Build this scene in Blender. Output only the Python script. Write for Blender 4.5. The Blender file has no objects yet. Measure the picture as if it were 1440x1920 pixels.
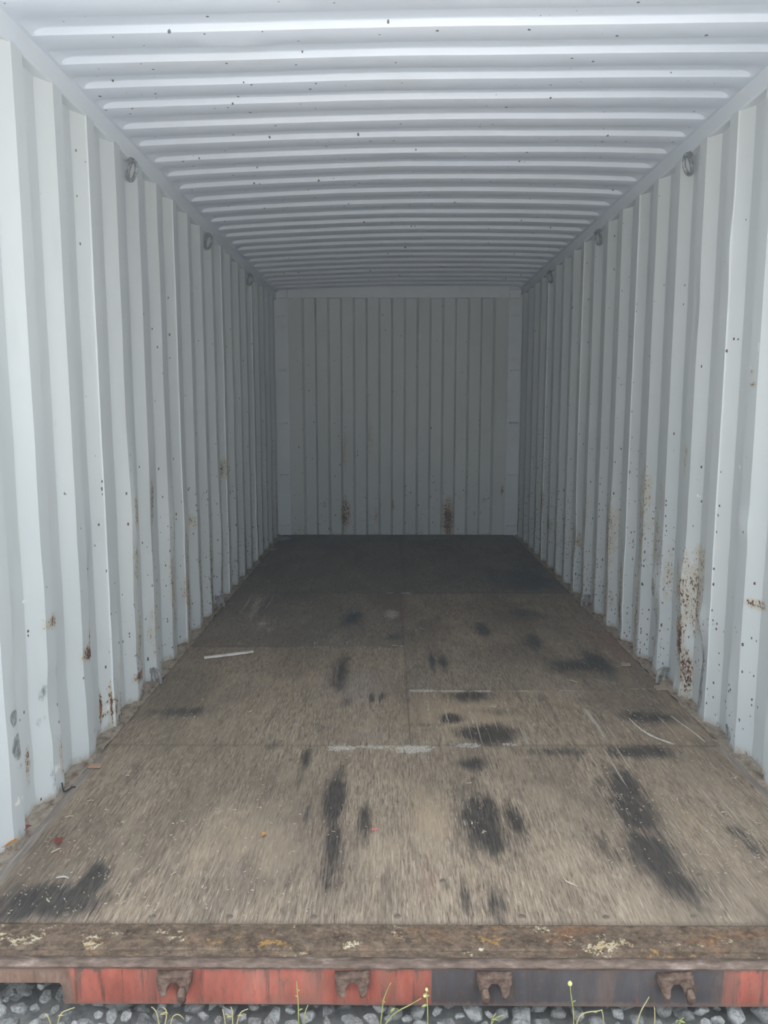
import bpy, bmesh, math, random
import numpy as np
from mathutils import Vector, Matrix

sc = bpy.context.scene
COL = sc.collection
rnd = random.Random(7)
nrs = np.random.RandomState(11)

# ------------------------------------------------------------------ camera
# metres: x across the container, y into it (0 = front edge of the plywood), z up (0 = plywood)
cam_d = bpy.data.cameras.new('camera')
cam = bpy.data.objects.new('camera', cam_d)
COL.objects.link(cam)
cam_d.sensor_fit = 'VERTICAL'
cam_d.sensor_height = 36.0
cam_d.lens = 36.0 * 1445.0 / 1920.0
cam_d.clip_start = 0.05
cam.location = (-0.0968, -1.7379, 1.2508)
cam.rotation_euler = (math.radians(90 - 7.669), 0, math.radians(0.313))
sc.camera = cam

# ------------------------------------------------------------------ light
world = bpy.data.worlds.new('world')
sc.world = world
world.use_nodes = True
wn = world.node_tree
bg = wn.nodes['Background']
bg.inputs['Color'].default_value = (0.84, 0.92, 1.0, 1)
bg.inputs['Strength'].default_value = 2.55

sun_d = bpy.data.lights.new('sun', 'SUN')
sun_d.energy = 21.0
sun_d.angle = math.radians(4)
sun_d.color = (1.0, 0.965, 0.91)
sun = bpy.data.objects.new('sun', sun_d)
COL.objects.link(sun)
sun.rotation_euler = (math.radians(-22), 0, math.radians(24))   # high, from behind the container and to its left

sc.view_settings.view_transform = 'Standard'
sc.view_settings.look = 'None'
sc.view_settings.gamma = 1.0
sc.view_settings.use_curve_mapping = False
sc.view_settings.exposure = 0.0

# ------------------------------------------------------------------ helpers
def mesh_from(name, v, f, mat=None, smooth=None):
    me = bpy.data.meshes.new(name)
    me.from_pydata([tuple(p) for p in v], [], [tuple(q) for q in f])
    me.update()
    if smooth is not None:
        me.shade_smooth()
        me.set_sharp_from_angle(angle=math.radians(smooth))
    if mat: me.materials.append(mat)
    return me

def link(name, me, parent=None):
    o = bpy.data.objects.new(name, me)
    COL.objects.link(o)
    if parent is not None: o.parent = parent
    return o

def obj(name, v, f, mat, parent=None, smooth=None):
    return link(name, mesh_from(name, v, f, mat, smooth), parent)

def tag(o, label=None, cat=None, group=None, kind=None):
    if label: o['label'] = label
    if cat: o['category'] = cat
    if group: o['group'] = group
    if kind: o['kind'] = kind
    return o

def empty(name, loc=(0, 0, 0)):
    o = bpy.data.objects.new(name, None)
    o.empty_display_size = 0.05
    COL.objects.link(o); o.location = loc
    return o

def grid_faces(nu, nv, flip=False):
    i = np.arange(nu - 1)[:, None]; j = np.arange(nv - 1)[None, :]
    a = (i * nv + j); b = a + nv; c = b + 1; d = a + 1
    q = np.stack([a, b, c, d] if not flip else [a, d, c, b], -1).reshape(-1, 4)
    return q

def grid_mesh(name, P, mat, flip=False, smooth=25, attrs=None):
    """P: (nu, nv, 3) array of points"""
    nu, nv = P.shape[:2]
    v = P.reshape(-1, 3).astype(np.float32); f = grid_faces(nu, nv, flip).astype(np.int32)
    me = bpy.data.meshes.new(name)
    me.vertices.add(len(v)); me.vertices.foreach_set('co', v.ravel())
    me.loops.add(f.size); me.loops.foreach_set('vertex_index', f.ravel())
    me.polygons.add(len(f)); me.polygons.foreach_set('loop_start', np.arange(0, f.size, 4, dtype=np.int32))
    me.update(calc_edges=True); me.validate()
    me.shade_smooth(); me.set_sharp_from_angle(angle=math.radians(smooth))
    for k, arr in (attrs or {}).items():
        at = me.attributes.new(k, 'FLOAT', 'POINT')
        at.data.foreach_set('value', arr.reshape(-1).astype(np.float32))
    me.materials.append(mat)
    return me

class MB:
    def __init__(s): s.v = []; s.f = []
    def add(s, v, f):
        n = len(s.v); s.v += [tuple(p) for p in v]; s.f += [tuple(i + n for i in q) for q in f]; return s
    def box(s, x0, x1, y0, y1, z0, z1):
        v = [(x, y, z) for x in (x0, x1) for y in (y0, y1) for z in (z0, z1)]
        return s.add(v, [(0, 1, 3, 2), (4, 6, 7, 5), (0, 4, 5, 1), (2, 3, 7, 6), (0, 2, 6, 4), (1, 5, 7, 3)])
    def tube(s, pts, r, n=8, caps=True):
        pts = [Vector(p) for p in pts]; rr = r if isinstance(r, (list, tuple)) else [r] * len(pts)
        v = []; f = []; prev = None
        for i, p in enumerate(pts):
            t = (pts[min(i + 1, len(pts) - 1)] - pts[max(i - 1, 0)]).normalized()
            a = prev if prev is not None else (Vector((0, 0, 1)) if abs(t.z) < .9 else Vector((1, 0, 0)))
            u = (a - t * a.dot(t)).normalized(); w = t.cross(u); prev = u
            for k in range(n):
                an = 2 * math.pi * k / n
                v.append(p + (u * math.cos(an) + w * math.sin(an)) * rr[i])
        for i in range(len(pts) - 1):
            for k in range(n):
                f.append((i * n + k, i * n + (k + 1) % n, (i + 1) * n + (k + 1) % n, (i + 1) * n + k))
        if caps:
            f.append(tuple(range(n - 1, -1, -1))); f.append(tuple(range((len(pts) - 1) * n, len(pts) * n)))
        return s.add(v, f)
    def build(s, name, mat, parent=None, smooth=None): return obj(name, s.v, s.f, mat, parent, smooth)
    def mesh(s, name, mat, smooth=None): return mesh_from(name, s.v, s.f, mat, smooth)

def bevel_mesh(me, w, seg=2):
    bm = bmesh.new(); bm.from_mesh(me)
    bmesh.ops.recalc_face_normals(bm, faces=bm.faces)
    bmesh.ops.bevel(bm, geom=list(bm.edges), offset=w, segments=seg, affect='EDGES', profile=.5, clamp_overlap=True)
    bm.to_mesh(me); bm.free(); me.update()
    return me

def smooth_noise(a, b, seed, octs=4, f0=1.0):
    r = np.random.RandomState(seed); out = np.zeros(np.broadcast(a, b).shape)
    f = f0; am = 1.0
    for o in range(octs):
        for k in range(3):
            th = r.uniform(0, 2 * np.pi); ph = r.uniform(0, 2 * np.pi)
            out = out + am * np.sin(f * (np.cos(th) * a + np.sin(th) * b) * 2 * np.pi + ph)
        f *= 1.9; am *= .55
    return out / 3.5

def blobs(a, b, table, soft=1.0, power=1.7):
    out = np.zeros(np.broadcast(a, b).shape)
    for (ca, cb, ra, rb, s) in table:
        d = ((a - ca) / max(ra, .006)) ** 2 + ((b - cb) / max(rb, .006)) ** 2
        out = np.maximum(out, s * np.exp(-(d * soft) ** power * .65))
    return out

# ------------------------------------------------------------------ materials
class NT:
    def __init__(s, name, rough=.6, spec=.4, metal=0.0):
        s.m = bpy.data.materials.new(name); s.m.use_nodes = True
        s.t = s.m.node_tree; s.p = s.t.nodes['Principled BSDF']
        s.p.inputs['Roughness'].default_value = rough
        s.p.inputs['Specular IOR Level'].default_value = spec
        s.p.inputs['Metallic'].default_value = metal
        s.co = s.n('ShaderNodeTexCoord').outputs['Object']
    def n(s, t): return s.t.nodes.new(t)
    def l(s, a, b): s.t.links.new(a, b)
    def put(s, sock, v):
        if hasattr(v, 'is_output') or isinstance(v, bpy.types.NodeSocket): s.l(v, sock)
        else: sock.default_value = v
    def map(s, scale, loc=(0, 0, 0)):
        m = s.n('ShaderNodeMapping'); s.l(s.co, m.inputs['Vector'])
        m.inputs['Scale'].default_value = scale; m.inputs['Location'].default_value = loc
        return m.outputs['Vector']
    def noise(s, scale, stretch=(1, 1, 1), detail=4, rough=.55, loc=(0, 0, 0), dist=0):
        n = s.n('ShaderNodeTexNoise'); s.l(s.map(stretch, loc), n.inputs['Vector'])
        n.inputs['Scale'].default_value = scale; n.inputs['Detail'].default_value = detail
        n.inputs['Roughness'].default_value = rough; n.inputs['Distortion'].default_value = dist
        return n.outputs['Fac']
    def vor(s, scale, stretch=(1, 1, 1), loc=(0, 0, 0)):
        n = s.n('ShaderNodeTexVoronoi'); s.l(s.map(stretch, loc), n.inputs['Vector'])
        n.inputs['Scale'].default_value = scale
        return n.outputs['Distance'], n.outputs['Color']
    def attr(s, name):
        n = s.n('ShaderNodeAttribute'); n.attribute_name = name; return n.outputs['Fac']
    def math(s, op, a, b=0.0, clamp=False):
        n = s.n('ShaderNodeMath'); n.operation = op; n.use_clamp = clamp
        s.put(n.inputs[0], a); s.put(n.inputs[1], b); return n.outputs[0]
    def step(s, x, lo, hi, a=0.0, b=1.0):
        n = s.n('ShaderNodeMapRange'); n.interpolation_type = 'SMOOTHSTEP'
        s.put(n.inputs['Value'], x); s.put(n.inputs['From Min'], lo); s.put(n.inputs['From Max'], hi)
        n.inputs['To Min'].default_value = a; n.inputs['To Max'].default_value = b
        return n.outputs['Result']
    def mix(s, fac, a, b, mode='MIX'):
        n = s.n('ShaderNodeMix'); n.data_type = 'RGBA'; n.blend_type = mode
        s.put(n.inputs['Factor'], fac)
        for k, v in (('A', a), ('B', b)):
            sk = [i for i in n.inputs if i.name == k and i.type == 'RGBA'][0]
            s.put(sk, (*v, 1) if isinstance(v, tuple) and len(v) == 3 else v)
        return [o for o in n.outputs if o.type == 'RGBA'][0]
    def ramp(s, fac, stops):
        n = s.n('ShaderNodeValToRGB'); s.put(n.inputs['Fac'], fac)
        e = n.color_ramp.elements
        while len(e) < len(stops): e.new(.5)
        for k, (p, c) in enumerate(stops): e[k].position = p; e[k].color = (*c, 1)
        return n.outputs['Color']
    def sep(s, c):
        n = s.n('ShaderNodeSeparateColor'); s.l(c, n.inputs[0]); return n.outputs
    def xyz(s):
        n = s.n('ShaderNodeSeparateXYZ'); s.l(s.co, n.inputs[0]); return n.outputs
    def bump(s, h, strength=.3, dist=.002):
        n = s.n('ShaderNodeBump'); n.inputs['Strength'].default_value = strength
        n.inputs['Distance'].default_value = dist; s.l(h, n.inputs['Height'])
        s.l(n.outputs['Normal'], s.p.inputs['Normal'])
    def out(s, c, rough=None):
        s.put(s.p.inputs['Base Color'], (*c, 1) if isinstance(c, tuple) and len(c) == 3 else c)
        if rough is not None: s.put(s.p.inputs['Roughness'], rough)
        return s.m

RUST = [(0.0, (.030, .016, .013)), (.42, (.075, .034, .026)), (.56, (.17, .075, .042)), (.68, (.34, .19, .09)), (.85, (.44, .36, .24))]
PAINT_A = (.620, .662, .675); PAINT_B = (.550, .597, .618)

def paint_material(name, detail_attrs=True, speck_amount=1.0, a=PAINT_A, b=PAINT_B, stretch=(1, 1, .25)):
    t = NT(name, .48, .35)
    big = t.noise(1.6, stretch, 2)
    c = t.mix(t.step(big, .35, .7), a, b)
    gr = t.noise(9, stretch, 3, .6, (3, 1, 2))
    c = t.mix(t.math('MULTIPLY', t.step(gr, .52, .8), .28), c, (.48, .50, .47))
    # small chips of paint: dark brown dots
    wob = t.noise(90, (1, 1, 1), 0)
    for sc_, loc, thr in () if speck_amount < .15 else ((40, (0, 0, 0), .20),) if not detail_attrs else ((40, (5, 2, 9), .19), (85, (2, 7, 4), .30)):
        d, col = t.vor(sc_, (1, 1, .65), loc)
        r = t.sep(col)
        dens = t.attr('speck') if detail_attrs else .22
        # a cell carries a dot only if its random number is under the local density
        on = t.math('LESS_THAN', r[0], t.math('MULTIPLY', dens, speck_amount))
        rad = t.math('MULTIPLY', t.math('ADD', r[1], .35), thr)
        dd = t.math('ADD', d, t.math('MULTIPLY', t.math('SUBTRACT', wob, .5), .25))
        dot = t.math('MULTIPLY', t.step(t.math('SUBTRACT', rad, dd), 0, .05), on)
        c = t.mix(dot, c, t.mix(r[2], (.13, .07, .055), (.10, .10, .095)))
    if detail_attrs:
        n1 = t.noise(26, (1, 1, .6), 3.5, .7); n2 = t.noise(70, (1, 1, .5), 2.5, .65)
        sf = t.math('ADD', t.attr('scuff'), t.math('MULTIPLY', t.math('SUBTRACT', n1, .5), 1.0))
        c = t.mix(t.step(sf, .38, .62), c, t.mix(t.step(n2, .35, .65), (.16, .18, .18), (.40, .43, .44)))
        wt = t.math('ADD', t.attr('white'), t.math('MULTIPLY', t.math('SUBTRACT', n2, .5), 2.2))
        c = t.mix(t.step(wt, .62, .74), c, (.84, .84, .81))
        # stain halo, then solid rust
        ru = t.math('ADD', t.attr('rust'), t.math('MULTIPLY', t.math('SUBTRACT', n1, .5), 1.3))
        c = t.mix(t.math('MULTIPLY', t.step(ru, .16, .6), .55), c, (.50, .44, .32))
        n4 = t.noise(120, (1, 1, .55), 2.5, .7, (1, 6, 3))
        ru2 = t.math('ADD', t.attr('rust'), t.math('MULTIPLY', t.math('SUBTRACT', n4, .5), 2.6))
        ru2 = t.math('ADD', ru2, t.math('MULTIPLY', t.math('SUBTRACT', n1, .5), 1.0))
        c = t.mix(t.step(ru2, .70, .84), c, t.ramp(t.noise(38, (1, 1, .5), 2.5, .7, (7, 7, 7)), RUST))
        dt = t.math('ADD', t.attr('dirt'), t.math('MULTIPLY', t.math('SUBTRACT', n1, .5), .8))
        c = t.mix(t.math('MULTIPLY', t.step(dt, .3, .9), .75), c, (.30, .25, .19))
    t.bump(t.noise(14, (1, 1, .5), 1), .22, .004)
    return t.out(c, t.math('ADD', .42, t.math('MULTIPLY', gr, .18)))

M = {}
M['wall'] = paint_material('grey_wall_paint')
M['roof'] = paint_material('veil_blue_roof_paint', False, .48, (.690, .755, .865), (.650, .720, .835), (.25, 1, 1))  # brighter, bluer than the walls: the ceiling's haze veil is put into the colour
M['rail'] = paint_material('veil_blue_rail_paint', False, .10, (.710, .765, .820), (.66, .72, .78), (1, .3, 1))  # ground bounce and blue veil put into the rail colour

def floor_material(name, dark_mix):
    t = NT(name, .72, .25)
    G = (1, .085, 1)                                    # the grain runs into the container
    g1 = t.noise(190, G, 4, .7, dist=.6); g2 = t.noise(430, (1, .07, 1), 2, .65, (2, 0, 0)); g3 = t.noise(34, (1, .10, 1), 4, .68, (9, 3, 0), .8)
    big = t.noise(2.2, (1, .5, 1), 3, .6)
    c = t.ramp(g1, [(.32, (.085, .062, .044)), (.46, (.262, .200, .146)), (.57, (.378, .298, .222)), (.72, (.58, .465, .352))])
    c = t.mix(t.math('MULTIPLY', t.step(g2, .42, .72), .5), c, (.43, .36, .28))
    c = t.mix(t.math('MULTIPLY', t.step(g3, .50, .72), .6), c, (.125, .100, .079))
    c = t.mix(t.math('MULTIPLY', t.step(big, .42, .68), .55), c, (.150, .121, .095))
    md = t.noise(5.5, (1, .45, 1), 3.5, .65, (4, 9, 0))
    c = t.mix(t.math('MULTIPLY', t.step(md, .50, .64), .30), c, (.47, .375, .275))
    n = t.noise(16, (1, .35, 1), 4, .68); nf = t.noise(190, (1, .06, 1), 2, .6, (4, 4, 0))
    for nm, col in (('tan', (.46, .35, .24)), ('red', (.27, .15, .12)), ('lilac', (.33, .285, .265))):
        m = t.math('ADD', t.attr(nm), t.math('MULTIPLY', t.math('SUBTRACT', n, .5), .9))
        c = t.mix(t.math('MULTIPLY', t.step(m, .22, .75), t.step(nf, .3, .6, .25, .75)), c, col)
    st = t.math('ADD', t.attr('stain'), t.math('MULTIPLY', t.math('SUBTRACT', n, .5), 1.0))
    st = t.math('ADD', st, t.math('MULTIPLY', t.math('SUBTRACT', nf, .5), .7))
    c = t.mix(t.math('MULTIPLY', t.step(st, .24, .80), .88), c, t.mix(t.step(g1, .4, .7), (.034, .031, .030), (.085, .076, .070)))
    if dark_mix: c = t.mix(dark_mix, c, t.mix(big, (.060, .073, .085), (.095, .108, .118)))
    # pale torn fibres and dust
    pl = t.math('ADD', t.attr('pale'), t.math('MULTIPLY', t.math('SUBTRACT', t.noise(75, (1, .7, 1), 3, .75), .5), 2.6))
    c = t.mix(t.math('MULTIPLY', t.step(pl, .50, .72), t.step(t.noise(170, (1, .8, 1), 2, .75, (6, 2, 0)), .40, .54)), c, (.62, .59, .54))
    fb = t.noise(260, (1, .07, 1), 1, .5, (1, 8, 0)); fm = t.noise(5, (1, .4, 1), 3, .5, (8, 1, 0))
    c = t.mix(t.math('MULTIPLY', t.math('MULTIPLY', t.step(fb, .62, .72), t.step(fm, .46, .60)), .7), c, (.54, .47, .38))
    sl = t.noise(62, (1, .022, 1), 2, .5, (5, 5, 0), .4)
    c = t.mix(t.math('MULTIPLY', t.math('MULTIPLY', t.step(sl, .645, .675), t.attr('scratch')), .85), c, (.52, .47, .40))
    d, col = t.vor(70, (1, .6, 1)); r = t.sep(col)
    dot = t.math('MULTIPLY', t.step(t.math('SUBTRACT', t.math('MULTIPLY', r[1], .16), d), 0, .05), t.math('LESS_THAN', r[0], .10))
    c = t.mix(dot, c, (.55, .50, .42))
    eg = t.attr('edge')
    c = t.mix(t.math('MULTIPLY', eg, .30), c, (.060, .050, .042))
    t.bump(t.noise(230, (1, .08, 1), 1.5, .6), .45, .0025)
    return t.out(c, t.step(st, .2, .7, .78, .52))
M['floor'] = floor_material('worn_plywood', 0)
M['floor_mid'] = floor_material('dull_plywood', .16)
M['floor_deep'] = floor_material('darker_plywood', .30)
M['floor_back'] = floor_material('darkest_plywood', .45)

def simple(name, cols, scale=20, stretch=(1, 1, 1), rough=.7, spec=.3, bump=.2, metal=0.0, detail=5):
    t = NT(name, rough, spec, metal)
    n = t.noise(scale, stretch, detail, .65)
    k = len(cols)
    c = t.ramp(n, [(.3 + .4 * i / max(k - 1, 1), cc) for i, cc in enumerate(cols)])
    t.bump(t.noise(scale * 2.3, stretch, 4), bump, .003)
    return t.out(c)

def sill_material():
    t = NT('rusty_sill_steel', .66, .35)
    x = t.xyz()
    n = t.noise(7, (.6, 1.5, 1), 7, .75); n2 = t.noise(90, (1, 1, 1), 6, .75); n3 = t.noise(24, (.85, 1.1, 1), 8, .8, (5, 5, 5))
    c = t.ramp(n3, [(.32, (.052, .035, .026)), (.46, (.130, .089, .060)), (.56, (.205, .143, .096)), (.70, (.32, .235, .165))])
    c = t.mix(t.math('MULTIPLY', t.step(n2, .5, .68), .55), c, (.26, .205, .155))
    c = t.mix(t.math('MULTIPLY', t.step(n2, .5, .34), .6), c, (.045, .034, .029))
    c = t.mix(t.math('MULTIPLY', t.step(n, .54, .68), .6), c, t.ramp(n2, [(.35, (.14, .055, .03)), (.6, (.32, .16, .07))]))
    c = t.mix(t.math('MULTIPLY', t.step(n, .44, .34), .55), c, (.095, .082, .085))
    # crusts of lichen-yellow and whitish old paint
    fl = t.math('ADD', t.noise(11, (.55, 1, 1), 7, .8, (3, 8, 1)), t.math('MULTIPLY', t.math('SUBTRACT', n2, .5), .45))
    c = t.mix(t.step(fl, .60, .64), c, t.mix(t.step(n3, .4, .6), (.52, .40, .22), (.66, .60, .47)))
    fl2 = t.math('ADD', t.noise(7, (.6, 1, 1), 6, .75, (13, 2, 4)), t.math('MULTIPLY', t.math('SUBTRACT', n2, .5), .5))
    c = t.mix(t.math('MULTIPLY', t.step(fl2, .62, .68), .85), c, (.44, .25, .075))
    t.bump(t.math('ADD', n2, n3), .8, .003)
    return t.out(c)
M['sill'] = sill_material()

def face_material():
    t = NT('red_and_grey_beam_paint', .6, .35)
    x = t.xyz()
    n = t.noise(12, (1, 1, .35), 6, .7); n2 = t.noise(60, (1, 1, .4), 6, .7)
    red = t.ramp(n, [(.3, (.21, .075, .056)), (.5, (.38, .108, .076)), (.62, (.45, .145, .105)), (.78, (.46, .24, .18))])
    gry = t.ramp(n, [(.3, (.060, .053, .055)), (.6, (.095, .087, .090)), (.8, (.140, .128, .128))])
    xs = t.math('ADD', x[0], t.math('MULTIPLY', t.math('SUBTRACT', n, .5), .012))
    isg = t.math('MULTIPLY', t.step(xs, .0, .004), t.step(xs, .668, .672, 1, 0))
    c = t.mix(isg, red, gry)
    # runs of rust and dirt down the face
    st = t.noise(30, (1, 1, .07), 6, .75, (2, 2, 2)); st2 = t.noise(9, (1, 1, .25), 5, .7, (6, 2, 2))
    c = t.mix(t.math('MULTIPLY', t.step(st, .53, .62), .7), c, (.085, .055, .044))
    c = t.mix(t.math('MULTIPLY', t.step(st2, .48, .62), .48), c, t.mix(n2, (.11, .07, .055), (.27, .18, .14)))
    c = t.mix(t.math('MULTIPLY', t.step(n2, .56, .66), .7), c, t.mix(n, (.07, .036, .028), (.26, .155, .11)))
    # bare rusted left end and the band along the top
    lf = t.step(t.math('ADD', x[0], t.math('MULTIPLY', t.math('SUBTRACT', n, .5), .5)), -.86, -.78, 1, 0)
    c = t.mix(t.math('MULTIPLY', lf, .9), c, t.ramp(n2, [(.3, (.10, .065, .048)), (.55, (.20, .14, .105)), (.75, (.30, .235, .19))]))
    tp = t.step(t.math('ADD', x[2], t.math('MULTIPLY', t.math('SUBTRACT', n2, .5), .05)), -.030, -.014)
    c = t.mix(t.math('MULTIPLY', tp, .85), c, (.12, .085, .068))
    bt = t.step(t.math('ADD', x[2], t.math('MULTIPLY', t.math('SUBTRACT', n2, .5), .03)), -.110, -.100, 1, 0)
    c = t.mix(t.math('MULTIPLY', bt, .55), c, (.22, .15, .12))
    t.bump(n2, .5, .003)
    return t.out(c)
M['face'] = face_material()

M['lip'] = simple('worn_lip_steel', [(.055, .038, .031), (.115, .080, .062), (.18, .130, .103), (.32, .255, .22)], 55, (.35, 1, 1), .62, .35, .9, .0, 7)
M['bracket'] = simple('rusty_bracket_steel', [(.05, .028, .022), (.13, .085, .064), (.23, .175, .14)], 45, (1, 1, 1), .75, .3, .6)
M['dark_steel'] = simple('dark_oxidised_steel', [(.03, .028, .028), (.07, .06, .055)], 30, rough=.6, bump=.4)
M['screw'] = simple('dull_screw_steel', [(.11, .088, .070), (.22, .18, .145)], 60, rough=.6, bump=.4)
M['ring'] = simple('worn_ring_steel', [(.16, .16, .165), (.34, .345, .35), (.62, .63, .64)], 70, rough=.32, spec=.5, bump=.2, metal=.7)
M['ring_dull'] = simple('dull_ring_steel', [(.16, .155, .15), (.30, .30, .29), (.44, .45, .45)], 50, rough=.5, spec=.4, bump=.3)
M['subfloor'] = simple('dark_subfloor', [(.03, .026, .022), (.06, .05, .042)], 20)
M['gutter'] = simple('dirt_filled_gutter', [(.13, .09, .065), (.30, .24, .185), (.42, .37, .31), (.28, .14, .085)], 32, (1, .45, 1), .9, .1, .9)
M['edge_board'] = simple('pale_edge_wood', [(.20, .165, .14), (.30, .255, .22), (.42, .375, .34)], 90, (1, .08, 1), .8, .2, .5)
M['wood_pale'] = simple('pale_bare_wood', [(.40, .34, .26), (.56, .49, .39)], 60, (.3, 1, 1), .8, .2, .3)
M['wood_white'] = simple('weathered_white_wood', [(.36, .34, .31), (.62, .60, .56), (.74, .72, .68)], 70, (.2, 1, 1), .8, .2, .5)
M['wood_pink'] = simple('pinkish_wood', [(.40, .25, .17), (.52, .35, .25)], 60, (.2, 1, 1), .8, .2, .3)
M['card'] = simple('tan_cardboard', [(.36, .29, .22), (.48, .40, .31)], 40, rough=.9)
M['leaf_red'] = simple('dry_red_leaf', [(.16, .045, .035), (.30, .09, .06)], 60, rough=.7)
M['leaf_orange'] = simple('dry_orange_leaf', [(.42, .17, .05), (.60, .36, .12)], 60, rough=.7)
M['paper_pink'] = simple('pink_scrap', [(.50, .14, .14), (.66, .26, .24)], 40, rough=.8)
M['green'] = simple('weed_green', [(.20, .24, .07), (.36, .38, .13), (.50, .48, .22)], 40, rough=.6)
M['straw'] = simple('straw_yellow', [(.42, .36, .16), (.60, .54, .30)], 40, rough=.7)
M['bud'] = simple('yellow_bud', [(.62, .54, .18), (.74, .68, .34)], 80, rough=.7)

def stone_material(name, k, tone, f=1.0):
    t = NT(name, .8, .25)
    oi = t.n('ShaderNodeObjectInfo').outputs['Random']
    n = t.noise(55 * f, (1, 1, 1), 8, .8); n2 = t.noise(210 * f, (1, 1, .5), 6, .8)
    q = lambda c: tuple(min(.8, v * k) for v in c)
    c = t.ramp(n, [(.36, q((.09, .092, .09))), (.47, q((.30, .30, .29))), (.56, q((.47, .465, .45))), (.68, q((.72, .71, .69)))])
    c = t.mix(t.step(n2, .48, .62, .0, .65), c, tone)
    c = t.mix(t.math('MULTIPLY', oi, .25), c, q((.30, .30, .29)))
    t.bump(t.math('ADD', n, n2), .7, .004 / f)
    return t.out(c)
M['stone'] = stone_material('ballast_stone', .9, (.36, .355, .34))
M['gravel'] = simple('gravel_ground', [(.26, .255, .245), (.40, .39, .37), (.52, .50, .47)], 30, rough=.9, bump=.8)

# ------------------------------------------------------------------ marks measured on the surfaces (metres)
STAIN= [(-0.268, 0.612, 0.038, 0.189, 0.9), (-0.252, 0.313, 0.03, 0.186, 0.8), (-0.169, 0.475, 0.026, 0.123, 0.75), (0.16, 0.641, 0.052, 0.123, 0.6), (0.191, 0.468, 0.062, 0.167, 1), (0.209, 0.357, 0.039, 0.069, 0.9), (0.288, 0.463, 0.036, 0.128, 0.75), (0.69, 0.698, 0.068, 0.128, 0.8), (0.675, 0.513, 0.069, 0.142, 0.95), (0.656, 0.311, 0.064, 0.133, 0.9), (0.676, 0.159, 0.056, 0.092, 0.8), (0.677, 0.069, 0.041, 0.063, 0.55), (0.527, 0.333, 0.04, 0.095, 0.55), (-0.967, 0.082, 0.13, 0.069, 0.95), (-0.885, 0.162, 0.037, 0.088, 0.95), (-1.026, 0.033, 0.067, 0.037, 0.8), (-0.391, 0.907, 0.017, 0.107, 0.9), (-0.347, 0.533, 0.013, 0.071, 0.7), (0.291, 1.112, 0.107, 0.084, 1), (0.26, 1.508, 0.105, 0.076, 0.8), (0.158, 1.255, 0.052, 0.049, 0.9), (0.057, 1.19, 0.085, 0.026, 0.5), (0.814, 1.924, 0.131, 0.119, 0.75), (0.936, 1.945, 0.063, 0.177, 1), (0.965, 1.276, 0.1, 0.071, 0.8), (0.685, 2.289, 0.049, 0.134, 0.9), (0.443, 2.54, 0.04, 0.139, 0.9), (-0.314, 2.792, 0.071, 0.239, 0.8), (0.748, 2.886, 0.098, 0.112, 0.7), (0.923, 3.786, 0.163, 0.316, 0.9), (0.69, 3.934, 0.036, 0.369, 0.7), (1.043, 3.607, 0.113, 0.198, 0.6), (0.122, 1.979, 0.016, 0.164, 0.9), (0.177, 1.96, 0.021, 0.114, 0.9), (-0.318, 1.795, 0.048, 0.267, 0.75), (-0.168, 1.486, 0.019, 0.05, 0.9), (-0.126, 1.486, 0.016, 0.056, 0.9), (-0.944, 1.321, 0.115, 0.051, 0.7), (0.828, 0.954, 0.127, 0.049, 0.9), (0.515, 0.952, 0.117, 0.04, 0.6), (0.948, 0.418, 0.035, 0.073, 0.6), (0.956, 0.333, 0.028, 0.068, 0.7), (0.103, 0.111, 0.017, 0.088, 0.7), (0.177, 0.068, 0.03, 0.084, 0.7), (0.211, 0.857, 0.061, 0.058, 0.7), (0.365, 4.685, 0.045, 0.212, 0.6), (0.374, 1.328, 0.133, 0.051, 0.5), (-0.397, 0.709, 0.014, 0.111, 0.5), (-0.273, 1.412, 0.032, 0.072, 0.5), (-0.367, 1.189, 0.034, 0.073, 0.5), (0.029, 1.303, 0.026, 0.14, 0.4), (0.453, 0.28, 0.021, 0.104, 0.45), (0.043, 0.304, 0.015, 0.106, 0.4), (-0.745, 0.612, 0.017, 0.206, 0.35), (0.478, 0.18, 0.02, 0.071, 0.4), (-0.242, 0.063, 0.019, 0.053, 0.35), (0.029, 2.431, 0.042, 0.102, 0.5), (0.245, 2.537, 0.024, 0.107, 0.5), (-0.539, 0.992, 0.06, 0.046, 0.4), (-0.061, 2.378, 0.053, 0.06, 0.7)]
TINT= [(-0.259, 1.616, 0.144, 0.235, 0.6, 'lilac'), (0.213, 1.286, 0.218, 0.22, 0.75, 'tan'), (0.03, 0.496, 0.056, 0.156, 0.7, 'tan'), (-0.055, 3.024, 0.067, 0.29, 1, 'red'), (1.089, 2.226, 0.112, 0.368, 0.55, 'red'), (-1.139, 3.294, 0.107, 0.293, 0.55, 'red'), (-0.99, 2.326, 0.116, 0.097, 0.5, 'red'), (-1.03, 0.296, 0.06, 0.079, 0.4, 'red'), (1.057, 1.147, 0.125, 0.101, 0.5, 'tan'), (0.813, 0.438, 0.095, 0.236, 0.45, 'tan'), (-0.521, 0.35, 0.184, 0.246, 0.35, 'tan'), (0.006, 0.158, 0.028, 0.115, 0.5, 'red'), (0.124, 0.201, 0.02, 0.072, 0.5, 'tan'), (-0.153, 1.09, 0.185, 0.078, 0.4, 'lilac')]
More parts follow.
